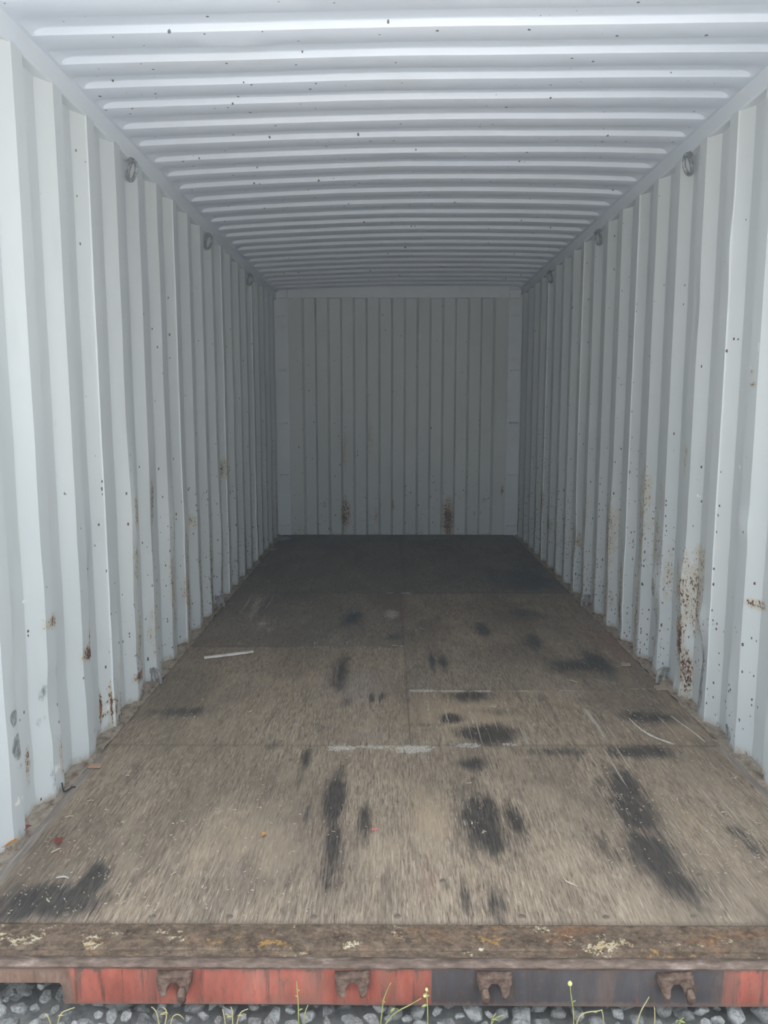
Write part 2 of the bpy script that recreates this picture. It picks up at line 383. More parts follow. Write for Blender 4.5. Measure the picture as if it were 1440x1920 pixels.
PALE= [(0.052, 1.569, 0.06, 0.02, 1), (0.194, 1.564, 0.071, 0.016, 0.9), (0.325, 1.564, 0.048, 0.016, 0.9), (0.504, 1.565, 0.071, 0.01, 0.7), (-0.27, 0.984, 0.059, 0.027, 1), (-0.151, 0.993, 0.08, 0.018, 0.9), (-0.003, 0.976, 0.079, 0.036, 1), (0.207, 1.005, 0.05, 0.018, 1), (0.358, 1.01, 0.04, 0.014, 0.7), (0.028, 3.404, 0.036, 0.031, 1), (-0.088, 3.403, 0.036, 0.023, 0.8), (-0.028, 2.215, 0.023, 0.014, 1), (-0.457, 2.203, 0.141, 0.009, 0.7), (-0.203, 2.205, 0.113, 0.009, 0.7), (-0.073, 2.857, 0.052, 0.123, 0.8), (-0.943, 3.08, 0.027, 0.243, 0.7), (-0.832, 2.639, 0.037, 0.045, 0.7), (-0.926, 2.887, 0.016, 0.249, 0.7), (-0.775, 2.529, 0.03, 0.043, 0.6), (-0.894, 2.276, 0.023, 0.029, 0.6), (0.697, 1.579, 0.096, 0.01, 0.6), (1.035, 1.595, 0.096, 0.01, 0.7), (0.043, 0.908, 0.012, 0.077, 0.5), (0.246, 1.279, 0.007, 0.165, 0.6), (0.076, 1.363, 0.007, 0.174, 0.6), (0.403, 1.308, 0.007, 0.168, 0.6), (0.524, 1.309, 0.007, 0.168, 0.5), (-1.117, 5.614, 0.093, 0.123, 0.7), (-1.136, 5.044, 0.048, 0.079, 0.7), (-0.005, 5.906, 0.064, 0.066, 0.9)]
LRUST= [(1.10, 0.10, 0.009, 0.07, 1), (1.145, 0.11, 0.008, 0.09, 1), (1.18, 0.08, 0.008, 0.05, 1), (1.14, 0.12, 0.06, 0.006, .9), (1.13, 0.075, 0.05, 0.006, .9), (1.14, -0.01, 0.012, 0.05, .9), (0.973, 0.445, 0.034, 0.054, 1), (0.936, 0.383, 0.057, 0.027, 1), (0.989, 0.49, 0.039, 0.023, 1), (0.664, 0.578, 0.068, 0.024, 0.75), (0.715, 0.494, 0.016, 0.052, 0.6), (0.695, 0.401, 0.035, 0.031, 0.7), (0.688, 0.1, 0.04, 0.088, 0.65), (0.71, 0.005, 0.049, 0.021, 0.8), (1.279, 0.399, 0.03, 0.075, 0.8), (1.246, 0.052, 0.036, 0.081, 1), (1.204, 0.013, 0.046, 0.042, 0.8), (1.482, 0.103, 0.069, 0.028, 1), (1.505, 0.01, 0.035, 0.046, 0.9), (1.494, 0.255, 0.034, 0.138, 0.6), (0.987, 0.084, 0.045, 0.016, 0.95), (0.957, 0.014, 0.029, 0.059, 0.5), (0.506, 0.169, 0.017, 0.042, 0.9), (0.507, 0.099, 0.01, 0.036, 0.5), (1.484, 0.816, 0.027, 0.089, 0.6), (1.766, 0.828, 0.032, 0.121, 0.7), (2.486, 0.622, 0.058, 0.041, 0.7), (2.088, 0.816, 0.028, 0.106, 0.6), (1.475, 0.589, 0.04, 0.112, 0.5), (2.014, 0.396, 0.037, 0.132, 0.6), (2.282, 0.277, 0.042, 0.113, 0.6), (2.672, 0.151, 0.051, 0.124, 0.6), (2.897, 0.296, 0.056, 0.195, 0.5), (3.357, 0.849, 0.066, 0.07, 0.6), (0.558, -0.008, 0.057, 0.017, 0.8), (1.064, -0.024, 0.026, 0.041, 0.6), (1.705, 0.241, 0.031, 0.146, 0.4), (2.092, 0.099, 0.048, 0.054, 0.5), (0.301, -0.004, 0.057, 0.012, 0.8), (0.462, -0.025, 0.033, 0.013, 0.8), (0.743, -0.007, 0.042, 0.018, 0.7)]
LSCUFF= [(0.374, 0.37, 0.024, 0.027, 1), (0.381, 0.278, 0.039, 0.037, 1), (0.587, 0.361, 0.025, 0.04, 0.5), (0.575, 0.274, 0.021, 0.037, 0.45), (0.391, 0.208, 0.031, 0.031, 0.35), (0.601, 0.123, 0.018, 0.153, 0.35), (0.413, 0.13, 0.019, 0.094, 0.4), (0.374, 0.006, 0.018, 0.009, 0.6)]
LWHITE= [(0.995, 0.535, 0.029, 0.015, 1), (0.541, 0.673, 0.01, 0.01, 0.9), (0.457, 0.561, 0.01, 0.008, 0.9), (0.629, 0.091, 0.026, 0.017, 1), (0.607, 0.047, 0.007, 0.038, 0.9), (0.611, 0.018, 0.022, 0.014, 0.7), (0.366, 0.117, 0.027, 0.014, 1), (1.127, 0.094, 0.03, 0.014, .8), (0.993, 0.445, 0.01, 0.023, 0.9), (0.405, 0.558, 0.015, 0.024, 0.6), (2.484, 0.607, 0.057, 0.023, 0.8), (1.822, 0.945, 0.016, 0.061, 0.8)]
RRUST= [(1.468, 0.502, 0.110, 0.130, 0.62), (1.422, 0.397, 0.077, 0.11, 0.55), (1.522, 0.274, 0.035, 0.115, 0.9), (1.527, 0.225, 0.03, 0.042, 1), (1.476, 0.122, 0.035, 0.103, 0.85), (1.604, 0.517, 0.031, 0.14, 0.75), (1.397, 0.63, 0.075, 0.055, 0.6), (1.516, -0.008, 0.095, 0.019, 1), (2.655, 0.537, 0.105, 0.213, 0.6), (2.145, 0.62, 0.098, 0.215, 0.55), (2.47, 0.326, 0.078, 0.147, 0.6), (1.945, 0.626, 0.074, 0.128, 0.5), (3.458, 0.369, 0.074, 0.072, 0.6), (3.545, 0.447, 0.061, 0.037, 0.8), (2.657, 0.158, 0.085, 0.092, 0.5), (2.113, 0.097, 0.041, 0.109, 0.5), (0.897, 0.568, 0.046, 0.018, 0.8), (0.738, -0.003, 0.021, 0.054, 0.8), (0.773, 0.143, 0.018, 0.072, 0.5), (2.072, 0.819, 0.063, 0.157, 0.5), (1.864, 0.843, 0.056, 0.124, 0.4), (1.566, 1.037, 0.029, 0.09, 0.5), (4.63, 0.484, 0.088, 0.132, 0.7), (4.33, 0.328, 0.08, 0.084, 0.7), (0.994, 1.371, 0.032, 0.007, 0.8), (0.981, 1.334, 0.027, 0.007, 0.8), (2.224, -0.068, 0.07, 0.022, 0.6), (0.989, 0.006, 0.042, 0.016, 0.6), (3.202, 0.587, 0.053, 0.205, 0.4), (1.745, 0.486, 0.033, 0.146, 0.4)]
RSCUFF= [(1.855, 0.41, 0.05, 0.05, 0.9), (1.859, 0.278, 0.036, 0.056, 0.5), (1.857, 0.147, 0.05, 0.063, 0.5), (1.312, 0.337, 0.036, 0.06, 0.5), (1.293, 0.118, 0.036, 0.108, 0.95), (1.301, 0.251, 0.031, 0.065, 0.7), (1.036, 0.256, 0.021, 0.059, 0.6), (1.031, 0.154, 0.021, 0.059, 0.5), (1.011, 0.041, 0.034, 0.043, 1), (1.593, 0.567, 0.036, 0.058, 0.8), (1.857, 0.041, 0.036, 0.051, 0.7), (2.484, 0.293, 0.039, 0.089, 0.4), (1.266, 0.762, 0.02, 0.104, 0.3), (1.036, 0.839, 0.025, 0.023, 0.3)]
RWHITE= [(0.998, 1.399, 0.036, 0.005, 1), (1.012, 1.387, 0.024, 0.004, 1), (0.98, 1.327, 0.02, 0.006, 1), (0.955, 1.45, 0.006, 0.036, 0.9), (1.12, 1.036, 0.013, 0.016, 1), (1.132, 1.323, 0.011, 0.008, 1), (1.128, 1.294, 0.009, 0.006, 1), (1.214, 1.262, 0.009, 0.006, 1), (1.459, 0.889, 0.011, 0.009, 1), (1.433, 0.865, 0.011, 0.007, 1), (2.646, 0.723, 0.016, 0.009, 1), (1.178, 1.561, 0.009, 0.004, 1), (0.818, 0.476, 0.007, 0.011, 1), (1.144, 0.409, 0.009, 0.008, 0.8), (1.392, 1.005, 0.011, 0.017, 0.7)]
BRUST= [(-0.524, 0.213, 0.043, 0.162, 0.9), (0.497, 0.151, 0.054, 0.216, 1), (1.027, 0.452, 0.016, 0.054, 0.9), (-0.275, 0.953, 0.032, 0.216, 0.45), (-0.52, 0.831, 0.027, 0.216, 0.5), (-0.729, 0.296, 0.022, 0.027, 0.8), (0.855, 0.339, 0.027, 0.032, 0.6), (-0.68, 0.057, 0.016, 0.027, 0.8), (-0.05, 0.297, 0.022, 0.065, 0.6), (0.754, 0.214, 0.022, 0.027, 0.6), (-0.214, 0.213, 0.027, 0.108, 0.5), (-0.73, 1.215, 0.027, 0.027, 0.4), (-0.841, 2.037, 0.027, 0.032, 0.3)]

# ------------------------------------------------------------------ ground outside
g = obj('ground', [(-40, -60, -.185), (40, -60, -.185), (40, 30, -.185), (-40, 30, -.185)], [(0, 1, 2, 3)], M['gravel'])
tag(g, kind='structure')

# ------------------------------------------------------------------ side walls
LEN = 5.85; XI = 1.17; DEP = .036; PITCH = .2773
RAIL_L, RAIL_R = 2.279, 2.315            # underside of the top rails
ROOF_L, ROOF_R = 2.350, 2.384            # where the roof meets the rails

def wall_sheet_points(side, phase, y0, y1, ztop):
    """corrugated sheet: depth runs 0 (inner face) to DEP (outer face)"""
    ys = []; d = []
    k0 = int((y0 - phase) / PITCH) - 2
    for k in range(k0, k0 + 40):
        b = phase + k * PITCH            # start of an inner flat
        for t, dd in ((0.0, .06), (.004, 0), (.073, 0), (.077, .06), (.126, .94), (.131, 1), (PITCH - .056, 1), (PITCH - .051, .94)):
            ys.append(b + t); d.append(dd)
    ys = np.array(ys); d = np.array(d)
    fine = np.unique(np.concatenate([ys, np.arange(y0, y1, .013)]))
    fine = fine[(fine > y0) & (fine < y1)]
    keep = [y0]
    for y in fine:
        if y - keep[-1] > .0022 or np.min(np.abs(ys - y)) < 1e-6: keep.append(y)
    keep = np.array(keep + [y1])
    return keep, np.interp(keep, ys, d) * DEP

DENT_L = [(.45, .40, .05, .16, -.010), (1.02, .75, .05, .10, .014), (.62, .30, .10, .10, -.008), (1.48, .80, .06, .25, .012), (1.77, .72, .05, .22, -.012), (2.05, .70, .05, .2, .010), (2.40, .62, .07, .10, .014), (2.7, .5, .06, .2, -.010), (3.1, .5, .08, .3, .010), (1.25, .30, .05, .12, .008)]
DENT_R = [(1.86, .42, .06, .07, .018), (1.86, .22, .05, .08, -.012), (1.52, .5, .06, .12, .016), (1.30, .22, .05, .12, -.012), (1.30, .40, .04, .06, .012), (1.03, .20, .05, .16, .010), (1.55, .12, .06, .1, -.010), (2.2, .6, .08, .2, -.010), (2.6, .5, .08, .25, .010), (1.55, 1.65, .05, .12, -.008), (1.25, 1.85, .05, .1, .007), (3.4, .4, .08, .2, -.01), (1.0, .84, .05, .05, .010)]

def make_wall(name, side, phase, ztop, rust, scuff, white, dents, seed):
    # top rail and bottom angle are the carrying members of the wall
    s = side
    def xs(v): return s * v
    mb = MB()
    a, b = sorted((xs(XI + .001), xs(XI + .07)))
    mb.box(a, b, -.02, LEN + .05, ztop, (ROOF_L if s < 0 else ROOF_R) + .03)
    a, b = sorted((xs(XI + .045), xs(XI + .085)))
    mb.box(a, b, -.02, LEN + .05, -.16, -.02)
    w = mb.build(name, M['rail'])
    bevel_mesh(w.data, .006, 2)
    tag(w, kind='structure')
    cuts = [.02, 1.128, 2.2372, 3.3464, 4.4556, LEN]
    cuts = [c if i in (0, 5) else c + (phase - .60) % PITCH + .02 for i, c in enumerate(cuts)]
    for i in range(5):
        ya, yb = cuts[i], cuts[i + 1]
        yy, dd = wall_sheet_points(s, phase, ya, yb, ztop)
        if i > 0: dd = dd.copy(); dd[:2] += .0025          # lap at the vertical weld
        zz = np.linspace(-.03, ztop + .01, 160)
        Y, Z = np.meshgrid(yy, zz, indexing='ij')
        low = np.clip((1.25 - Z) / 1.25, 0, 1)
        disp = .0015 * smooth_noise(Y, Z, seed, 3, .9) + .0035 * low * smooth_noise(Y, Z, seed + 1, 3, 2.2)
        for (cy, cz, ry, rz, am) in dents:
            disp = disp + am * np.exp(-((Y - cy) / ry) ** 2 - ((Z - cz) / rz) ** 2)
        fade = np.clip((ztop - Z) / .12, 0, 1) * np.clip((Z + .03) / .1, 0, 1)
        X = s * (XI + dd[:, None] - np.clip(disp, -.02, .016) * fade + .001)
        P = np.stack([X, Y, Z], -1)
        inner = 1 - np.clip(dd / DEP, 0, 1)[:, None]
        depthf = np.clip((Y - .7) / 2.2, 0, 1)
        speck = .035 + .13 * np.clip((1.5 - Z) / 1.5, 0, 1) + .62 * np.clip((1.05 - Z) / .8, 0, 1) * np.clip(depthf * (1.3 if s > 0 else .55) + (.25 if s > 0 else .08), 0, 1) * (.5 + .5 * inner)
        speck = speck * (.6 + .55 * smooth_noise(Y, Z, seed + 5, 3, 1.1))
        speck = speck * (np.clip(.15 + (Y - .4) / 2.2, .15, .75) if s < 0 else np.clip(.35 + (Y - .6) / 1.5, .35, 1.1))
        R = blobs(Y, Z, rust)
        # abrasion along the proud edges of the corrugation, low down
        edge = np.exp(-(((Y - phase + .015) % PITCH) - .06) ** 2 / .0009) * np.clip((.95 - Z) / .7, 0, 1) * np.clip((Y - .9) / 1.2, 0, 1)
        R = np.maximum(R, edge * (.66 + .28 * smooth_noise(Y, Z * .4, seed + 9, 4, 1.3)))
        R = np.maximum(R, .5 * np.clip((.05 - Z) / .06, 0, 1) * (.7 + .5 * smooth_noise(Y, Z, seed + 2, 3, 1.5)))
        dirt = np.clip((.06 - Z) / .08, 0, 1)
        at = {'speck': np.clip(speck, 0, 1), 'rust': R, 'scuff': blobs(Y, Z, scuff, 1.2), 'white': blobs(Y, Z, white, 1.3), 'dirt': dirt}
        link('corrugated_sheet', grid_mesh('corrugated_sheet', P, M['wall'], flip=(s < 0), smooth=16, attrs=at), w)
    return w

wall_left = make_wall('wall_left', -1, .600, RAIL_L, LRUST, LSCUFF, LWHITE, DENT_L, 21)
wall_right = make_wall('wall_right', 1, .668, RAIL_R, RRUST, RSCUFF, RWHITE, DENT_R, 55)

def ring_mesh(mat, name):
    """a D-shaped lashing ring standing out of its small weld plate; local x = out of the wall"""
    mb = MB()
    pts = [(.022 + .021 * math.sin(a), 0, -.006 + .040 * math.cos(a)) for a in np.linspace(0, 2 * math.pi, 19)]
    mb.tube(pts, .0078, 8, caps=False)
    mb.box(-.008, .012, -.010, .010, .024, .044)
    return mb.mesh(name, mat, 40)
ring_top = ring_mesh(M['ring'], 'lashing_ring'); ring_low = ring_mesh(M['ring_dull'], 'lashing_ring')
def add_ring(wall, me, side, y, z, tilt, label=None):
    o = link('lashing_ring', me, wall)
    o.location = (side * (XI + .012), y, z)
    o.rotation_euler = (0, math.radians(tilt), math.radians(180 if side > 0 else 0) + math.radians(-25 * side * -1))
    if label: o['label'] = label
for y in (1.637, 3.02, 4.40): add_ring(wall_left, ring_top, -1, y, RAIL_L - .035, 20)
for y in (1.690, 3.10, 4.50): add_ring(wall_right, ring_top, 1, y, RAIL_R - .035, 20)
for y in (1.68, 3.05): add_ring(wall_left, ring_low, -1, y, .020, -15)
for y in (1.70, 3.10): add_ring(wall_right, ring_low, 1, y, .022, -15)

# ------------------------------------------------------------------ back wall
mb = MB()
mb.box(-1.06, 1.06, LEN - .01, LEN + .06, 2.298, 2.44)                # header
mb.box(-1.06, 1.06, LEN + .0, LEN + .07, -.16, -.005)
wall_back = mb.build('wall_back', M['rail']); bevel_mesh(wall_back.data, .005, 2)
tag(wall_back, kind='structure')
BL = [-1.045 + i * (2.094 / 17) for i in range(18)]
xs_, ds_ = [], []
for i in range(17):
    rec = 1.0 if i % 2 == 1 else 0.0
    a, b = BL[i], BL[i + 1]
    xs_ += [a + .010, a + .013, b - .013, b - .010]; ds_ += [rec * .96 + (.02 if not rec else 0), rec, rec, rec * .96 + (.02 if not rec else 0)]
xs_ = np.array(xs_); ds_ = np.array(ds_)
bcuts = [-1.06, -.40, .34, 1.06]
for i in range(3):
    xx = np.unique(np.concatenate([xs_, np.arange(bcuts[i], bcuts[i + 1], .03), [bcuts[i], bcuts[i + 1]]]))
    xx = xx[(xx >= bcuts[i]) & (xx <= bcuts[i + 1])]
    dd = np.interp(xx, xs_, ds_) * .045
    zz = np.linspace(-.02, 2.305, 110)
    X, Z = np.meshgrid(xx, zz, indexing='ij')
    disp = .004 * smooth_noise(X, Z, 91, 3, .8)
    Y = LEN + .002 + dd[:, None] + np.clip(disp, -.004, .01) * np.clip((2.3 - Z) / .2, 0, 1)
    R = np.maximum(blobs(X, Z, BRUST), .35 * np.clip((.25 - Z) / .3, 0, 1) * (.6 + .6 * smooth_noise(X, Z, 92, 3, 2)))
    at = {'speck': np.clip(.02 + .16 * np.clip((1.2 - Z) / 1.2, 0, 1) * (.6 + .6 * smooth_noise(X, Z, 93, 3, 1)), 0, 1), 'rust': R,
          'scuff': np.zeros_like(X), 'white': blobs(X, Z, [(1.02, .47, .015, .02, 1), (-.02, .01, .04, .012, .8), (.20, 1.95, .02, .12, .45)]), 'dirt': np.clip((.03 - Z) / .05, 0, 1)}
    link('corrugated_sheet', grid_mesh('corrugated_sheet', np.stack([X, Y, Z], -1), M['wall'], smooth=16, attrs=at), wall_back)
for s in (-1, 1):
    mb = MB(); a, b = sorted((s * 1.056, s * 1.20)); mb.box(a, b, LEN - .012, LEN + .09, -.16, 2.40)
    post = mb.build('corner_post', M['rail'], wall_back); bevel_mesh(post.data, .006, 2)
    mb = MB(); a, b = sorted((s * 1.062, s * 1.168)); mb.box(a, b, LEN - .045, LEN, 2.292, 2.372)
    cb = mb.build('corner_block', M['rail'], post); bevel_mesh(cb.data, .006, 2)
    for z in (2.127, 1.614, 1.108, .600, .096):
        mb = MB(); a, b = s * 1.088, s * 1.158
        mb.tube([(a, LEN - .010, z), (a, LEN - .045, z), (b, LEN - .045, z), (b, LEN - .010, z)], .0075, 8)
        mb.build('lashing_bar', M['rail'], post, 40)

# ------------------------------------------------------------------ ceiling
def zc(y): return np.interp(y, [0, .8, 1.6, 2.6, 4.5, 5.9], [2.366, 2.372, 2.385, 2.400, 2.395, 2.385])
roof_px_y = [0.116, 0.321, 0.526, 0.726, 0.921, 1.111, 1.291, 1.504, 1.702, 1.918, 2.13, 2.345, 2.586, 2.816, 3.041, 3.247, 3.448, 3.66, 3.869, 4.083, 4.297, 4.512, 4.74, 4.954, 5.172, 5.377, 5.596]            # where each rib's front slope comes down (metres into the container)
cuts = [-.01, 1.10, 2.09, 3.25, 4.28, 5.25, LEN + .03]
def roof_profile(y0, y1):
    pts = []
    for r in roof_px_y:
        pts += [(r - .0170, 1), (r - .0130, .93), (r - .003, .07), (r + .002, 0), (r + .088, 0), (r + .093, .07), (r + .103, .93), (r + .107, 1)]
    py_ = np.array([p[0] for p in pts]); pg = np.array([p[1] for p in pts])
    o = np.argsort(py_); py_, pg = py_[o], pg[o]
    yy = np.unique(np.concatenate([py_[(py_ > y0) & (py_ < y1)], [y0, y1]]))
    return yy, np.interp(yy, py_, pg)
mb = MB()
mb.box(-1.22, 1.22, -.02, LEN + .08, 2.455, 2.47)                   # the roof skin seen from outside
ceiling = mb.build('ceiling', M['rail']); tag(ceiling, kind='structure')
for i in range(6):
    yy, gg = roof_profile(cuts[i], cuts[i + 1])
    xx = np.concatenate([[-1.185, -1.172], np.linspace(-1.166, -1.10, 9), np.linspace(-1.05, 1.05, 41), np.linspace(1.10, 1.166, 9), [1.172, 1.185]])
    X, Y = np.meshgrid(xx, yy, indexing='ij')
    env = np.clip((1.152 - np.abs(X)) / .045, 0, 1); env = np.sqrt(1 - (1 - env) ** 2)
    edge = ROOF_L + (ROOF_R - ROOF_L) * (X + 1.17) / 2.34
    mid = zc(Y); cam_ = 1 - np.abs(X / 1.15) ** 2.2
    Z = edge + (mid - (ROOF_L + ROOF_R) / 2) * np.clip(cam_, 0, 1) + .020 * gg[None, :] * env
    Z = Z + .0022 * smooth_noise(X, Y, 140, 3, .8) * np.clip(cam_, 0, 1)
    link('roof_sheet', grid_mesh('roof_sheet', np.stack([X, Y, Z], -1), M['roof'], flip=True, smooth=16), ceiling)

# ------------------------------------------------------------------ floor
mb = MB(); mb.box(-1.20, 1.20, .0, LEN + .04, -.16, -.034)
floor = mb.build('floor', M['subfloor']); tag(floor, kind='structure')
WX = 1.146
PANELS = [(-WX, WX, .0, 1.003, 0.0), (-WX, -.012, 1.003, 2.203, -.0006), (-.012, WX, 1.006, 1.585, .0008), (-.012, WX, 1.585, 3.395, -.0008),
          (-WX, -.012, 2.203, 3.395, .0005), (-WX, .02, 3.395, LEN - .004, 0), (.02, WX, 3.395, LEN - .004, .0006)]
tints = {k: [t[:5] for t in TINT if t[5] == k] for k in ('tan', 'red', 'lilac')}
panels = []
for (x0, x1, y0, y1, dz) in PANELS:
    gp = .0005
    st = .012 if y0 < 2 else .02
    xx = np.linspace(x0 + gp, x1 - gp, int((x1 - x0) / st)); yy = np.linspace(y0 + gp, y1 - gp, int((y1 - y0) / st))
    xx = np.concatenate([[xx[0]], [xx[0]], xx, [xx[-1]], [xx[-1]]]); yy = np.concatenate([[yy[0]], [yy[0]], yy, [yy[-1]], [yy[-1]]])
    X, Y = np.meshgrid(xx, yy, indexing='ij')
    X = X.copy(); Y = Y.copy()
    Z = np.full_like(X, dz)
    wob = .0016 * smooth_noise(X, Y, 300, 3, 6)
    # rounded, slightly torn borders, then the vertical edge of the board
    Z = Z + .0012 * smooth_noise(X, Y, 301, 3, 1.2)
    for ax in (0, 1):
        for e in (0, -1):
            idx = [slice(None)] * 2; idx[ax] = e; Z[tuple(idx)] = -.034
            idx1 = [slice(None)] * 2; idx1[ax] = 1 if e == 0 else -2; Z[tuple(idx1)] = np.minimum(Z[tuple(idx1)], dz - .0008)
    ed = np.minimum(np.minimum(X - x0, x1 - X), np.minimum(Y - y0, y1 - Y))
    at = {'stain': blobs(X, Y, STAIN, .85, 1.0), 'pale': np.maximum(blobs(X, Y, PALE, 1.0), 0), 'edge': np.clip(1 - ed / .004, 0, 1)}
    at['scratch'] = blobs(X, Y, [(.62, 1.30, .55, .30, 1), (-.92, 2.85, .14, .45, 1), (.85, .75, .3, .3, .8), (-.55, 1.5, .4, .5, .45)], 1.0)
    for k in tints: at[k] = blobs(X, Y, tints[k], .7, 1.0)
    # the boards are mixed darker and bluer, row by row, towards the closed end
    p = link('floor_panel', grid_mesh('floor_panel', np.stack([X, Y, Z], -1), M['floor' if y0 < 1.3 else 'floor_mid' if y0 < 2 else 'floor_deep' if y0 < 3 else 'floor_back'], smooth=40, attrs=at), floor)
    panels.append(p)
def screw_mesh():
    mb = MB(); n = 14; v = [(0, 0, .0005)]; f = []
    for k in range(n): v.append((.0075 * math.cos(2 * math.pi * k / n), .0075 * math.sin(2 * math.pi * k / n), .0008))
    for k in range(n): v.append((.0088 * math.cos(2 * math.pi * k / n), .0088 * math.sin(2 * math.pi * k / n), -.0015))
    for k in range(n):
        f.append((0, 1 + k, 1 + (k + 1) % n)); f.append((1 + k, 1 + n + k, 1 + n + (k + 1) % n, 1 + (k + 1) % n))
    return mb.add(v, f).mesh('screw_head', M['screw'])
sm = screw_mesh()
for (x, y) in [(-.682, .020), (-.49, .021), (-.281, .022), (-.073, .025), (.235, .026), (.444, .024), (.662, .028), (.05, .17), (.745, .20), (-.9, .03), (.95, .03)]:
    o = link('screw_head', sm, panels[0]); o.location = (x, y, .0016)

# the strip of grime between the boards and the side walls, and the pale edge boards
for s, nm in ((-1, 'baseboard_left'), (1, 'baseboard_right')):
    yy = np.linspace(.0, LEN, 420); tt = np.linspace(0, 1, 7)
    Yg, T = np.meshgrid(yy, tt, indexing='ij')
    Xg = s * (WX + .001 + T * (.068)); Zg = -.006 + .012 * np.abs(smooth_noise(Yg, T * .3, 400 + s, 4, 3)) + .010 * T
    me = grid_mesh(nm, np.stack([Xg, Yg, Zg], -1), M['gutter'], flip=(s < 0), smooth=60)
    b = link(nm, me); tag(b, kind='structure')
mb = MB(); mb.box(-WX - .004, -WX + .022, .0, .93, -.03, .0035)
eb = mb.build('trim_1', M['edge_board']); bevel_mesh(eb.data, .003, 2); tag(eb, kind='structure')
mb = MB(); mb.box(WX - .022, WX + .004, .35, 1.0, -.03, .0035)
eb = mb.build('trim_2', M['edge_board']); bevel_mesh(eb.data, .003, 2); tag(eb, kind='structure')

# ------------------------------------------------------------------ door sill
sill = empty('door_sill', (0, 0, 0))
tag(sill, 'rusty steel door sill with flaking red and dark grey front beam', 'sill')
NX = 200
xs_s = np.linspace(-1.22, 1.22, NX)
def strip(prof, name, mat, wob=.0):
    P = np.zeros((NX, len(prof), 3))
    for j, (y, z) in enumerate(prof):
        P[:, j, 0] = xs_s
        P[:, j, 1] = y + wob * smooth_noise(xs_s, np.zeros(NX), 500 + (j // 3), 3, 1.0)
        P[:, j, 2] = z + wob * .6 * smooth_noise(xs_s, np.zeros(NX), 520 + (j // 3), 3, 1.3)
    return link(name, grid_mesh(name, P, mat, flip=False, smooth=35), sill)
strip([(-.001, -.036), (-.001, -.006), (-.004, -.003), (-.03, -.0035), (-.055, -.0045), (-.082, -.0055), (-.086, -.009), (-.089, -.009), (-.092, -.006), (-.106, -.0075), (-.110, -.012), (-.110, -.03)][::-1], 'sill_plate', M['sill'], .0006)
lip = [(-.108 - .014 - .0150 * math.sin(a), -.0125 + .0095 * math.cos(a)) for a in np.linspace(-math.pi * .55, math.pi * 1.0, 13)]
strip(lip[::-1], 'sill_lip', M['lip'], .0010)
# front beam with the cut-out at its left end
prof_full = [(-.10, -.020), (-.128, -.020), (-.130, -.023), (-.1305, -.110), (-.128, -.114), (-.05, -.115)]
prof_cut = [(-.10, -.020), (-.128, -.020), (-.130, -.023), (-.1305, -.058), (-.128, -.061), (-.05, -.062)]
def beam(x0, x1, n, cut):
    xs = np.linspace(x0, x1, n); P = np.zeros((n, 6, 3))
    for j in range(6):
        k = np.array([1.0 if cut else 0.0] * n)
        P[:, j, 0] = xs
        P[:, j, 1] = prof_cut[j][0] * k + prof_full[j][0] * (1 - k) + .0012 * smooth_noise(xs, np.full(n, j * .2), 610, 3, 1.5)
        P[:, j, 2] = prof_cut[j][1] * k + prof_full[j][1] * (1 - k)
    return P
Pa = beam(-1.22, -.852, 40, True)
xs = np.array([-.852, -.849, -.846, -.8445]); zb = np.array([-.058, -.062, -.068, -.085])
Pm = beam(-.852, -.8445, 4, False); Pm[:, :, 0] = xs[:, None]
for i in range(4):
    Pm[i, 3, 2] = zb[i]; Pm[i, 4, 2] = zb[i] - .003; Pm[i, 5, 2] = zb[i] - .004
Pf = beam(-.8435, 1.22, 220, False)
P = np.concatenate([Pa, Pm, Pf], 0)
link('front_beam', grid_mesh('front_beam', P[:, ::-1], M['face'], smooth=35), sill)
def bracket_mesh():
    # cam keeper: a plate with a bowed bridge and two thick horns hanging from it
    out = [(-.040, .0), (.040, .0), (.040, -.018), (.034, -.040), (.029, -.054), (.019, -.056), (.015, -.046), (.013, -.030), (.006, -.021), (-.007, -.021), (-.014, -.030), (-.017, -.044), (-.021, -.054), (-.031, -.052), (-.036, -.038), (-.041, -.018)]
    n = len(out); v = []; f = []
    for (x, z) in out: v.append((x, 0, z))
    for (x, z) in out: v.append((x * .98, -.020 - .012 * min(1, max(0, (-z - .015) / .03)), z))
    f.append(tuple(range(n, 2 * n))); f.append(tuple(range(n - 1, -1, -1)))
    for k in range(n): f.append((k, (k + 1) % n, n + (k + 1) % n, n + k))
    me = mesh_from('cam_keeper', v, f, M['bracket'])
    bm = bmesh.new(); bm.from_mesh(me)
    bmesh.ops.recalc_face_normals(bm, faces=bm.faces)
    ed = [e for e in bm.edges if e.verts[0].co.y < -.01 and e.verts[1].co.y < -.01]
    bmesh.ops.bevel(bm, geom=ed, offset=.005, segments=2, affect='EDGES', profile=.5, clamp_overlap=True)
    bmesh.ops.triangulate(bm, faces=[q for q in bm.faces if len(q.verts) > 6])
    bm.to_mesh(me); bm.free()
    return me
bk = bracket_mesh()
def pin_mesh():
    mb = MB(); mb.tube([(0, -.026, -.030), (0, -.036, -.040), (0, -.034, -.052), (0, -.026, -.066), (0, -.018, -.070)], [.006, .010, .010, .008, .004], 8)
    return mb.mesh('worn_lug', M['bracket'], 50)
pm = pin_mesh()
for (x, px, mir) in ((-.583, .02, 1), (-.178, None, 1), (.146, -.022, 1), (.556, .026, 1)):
    o = link('cam_keeper', bk, sill); o.location = (x, -.130, -.024); o.rotation_euler = (0, math.radians(rnd.uniform(-4, 4)), 0); o.scale = (mir, 1, .86)
    if px is not None:
        q = link('worn_lug', pm, o); q.location = (px, 0, 0)

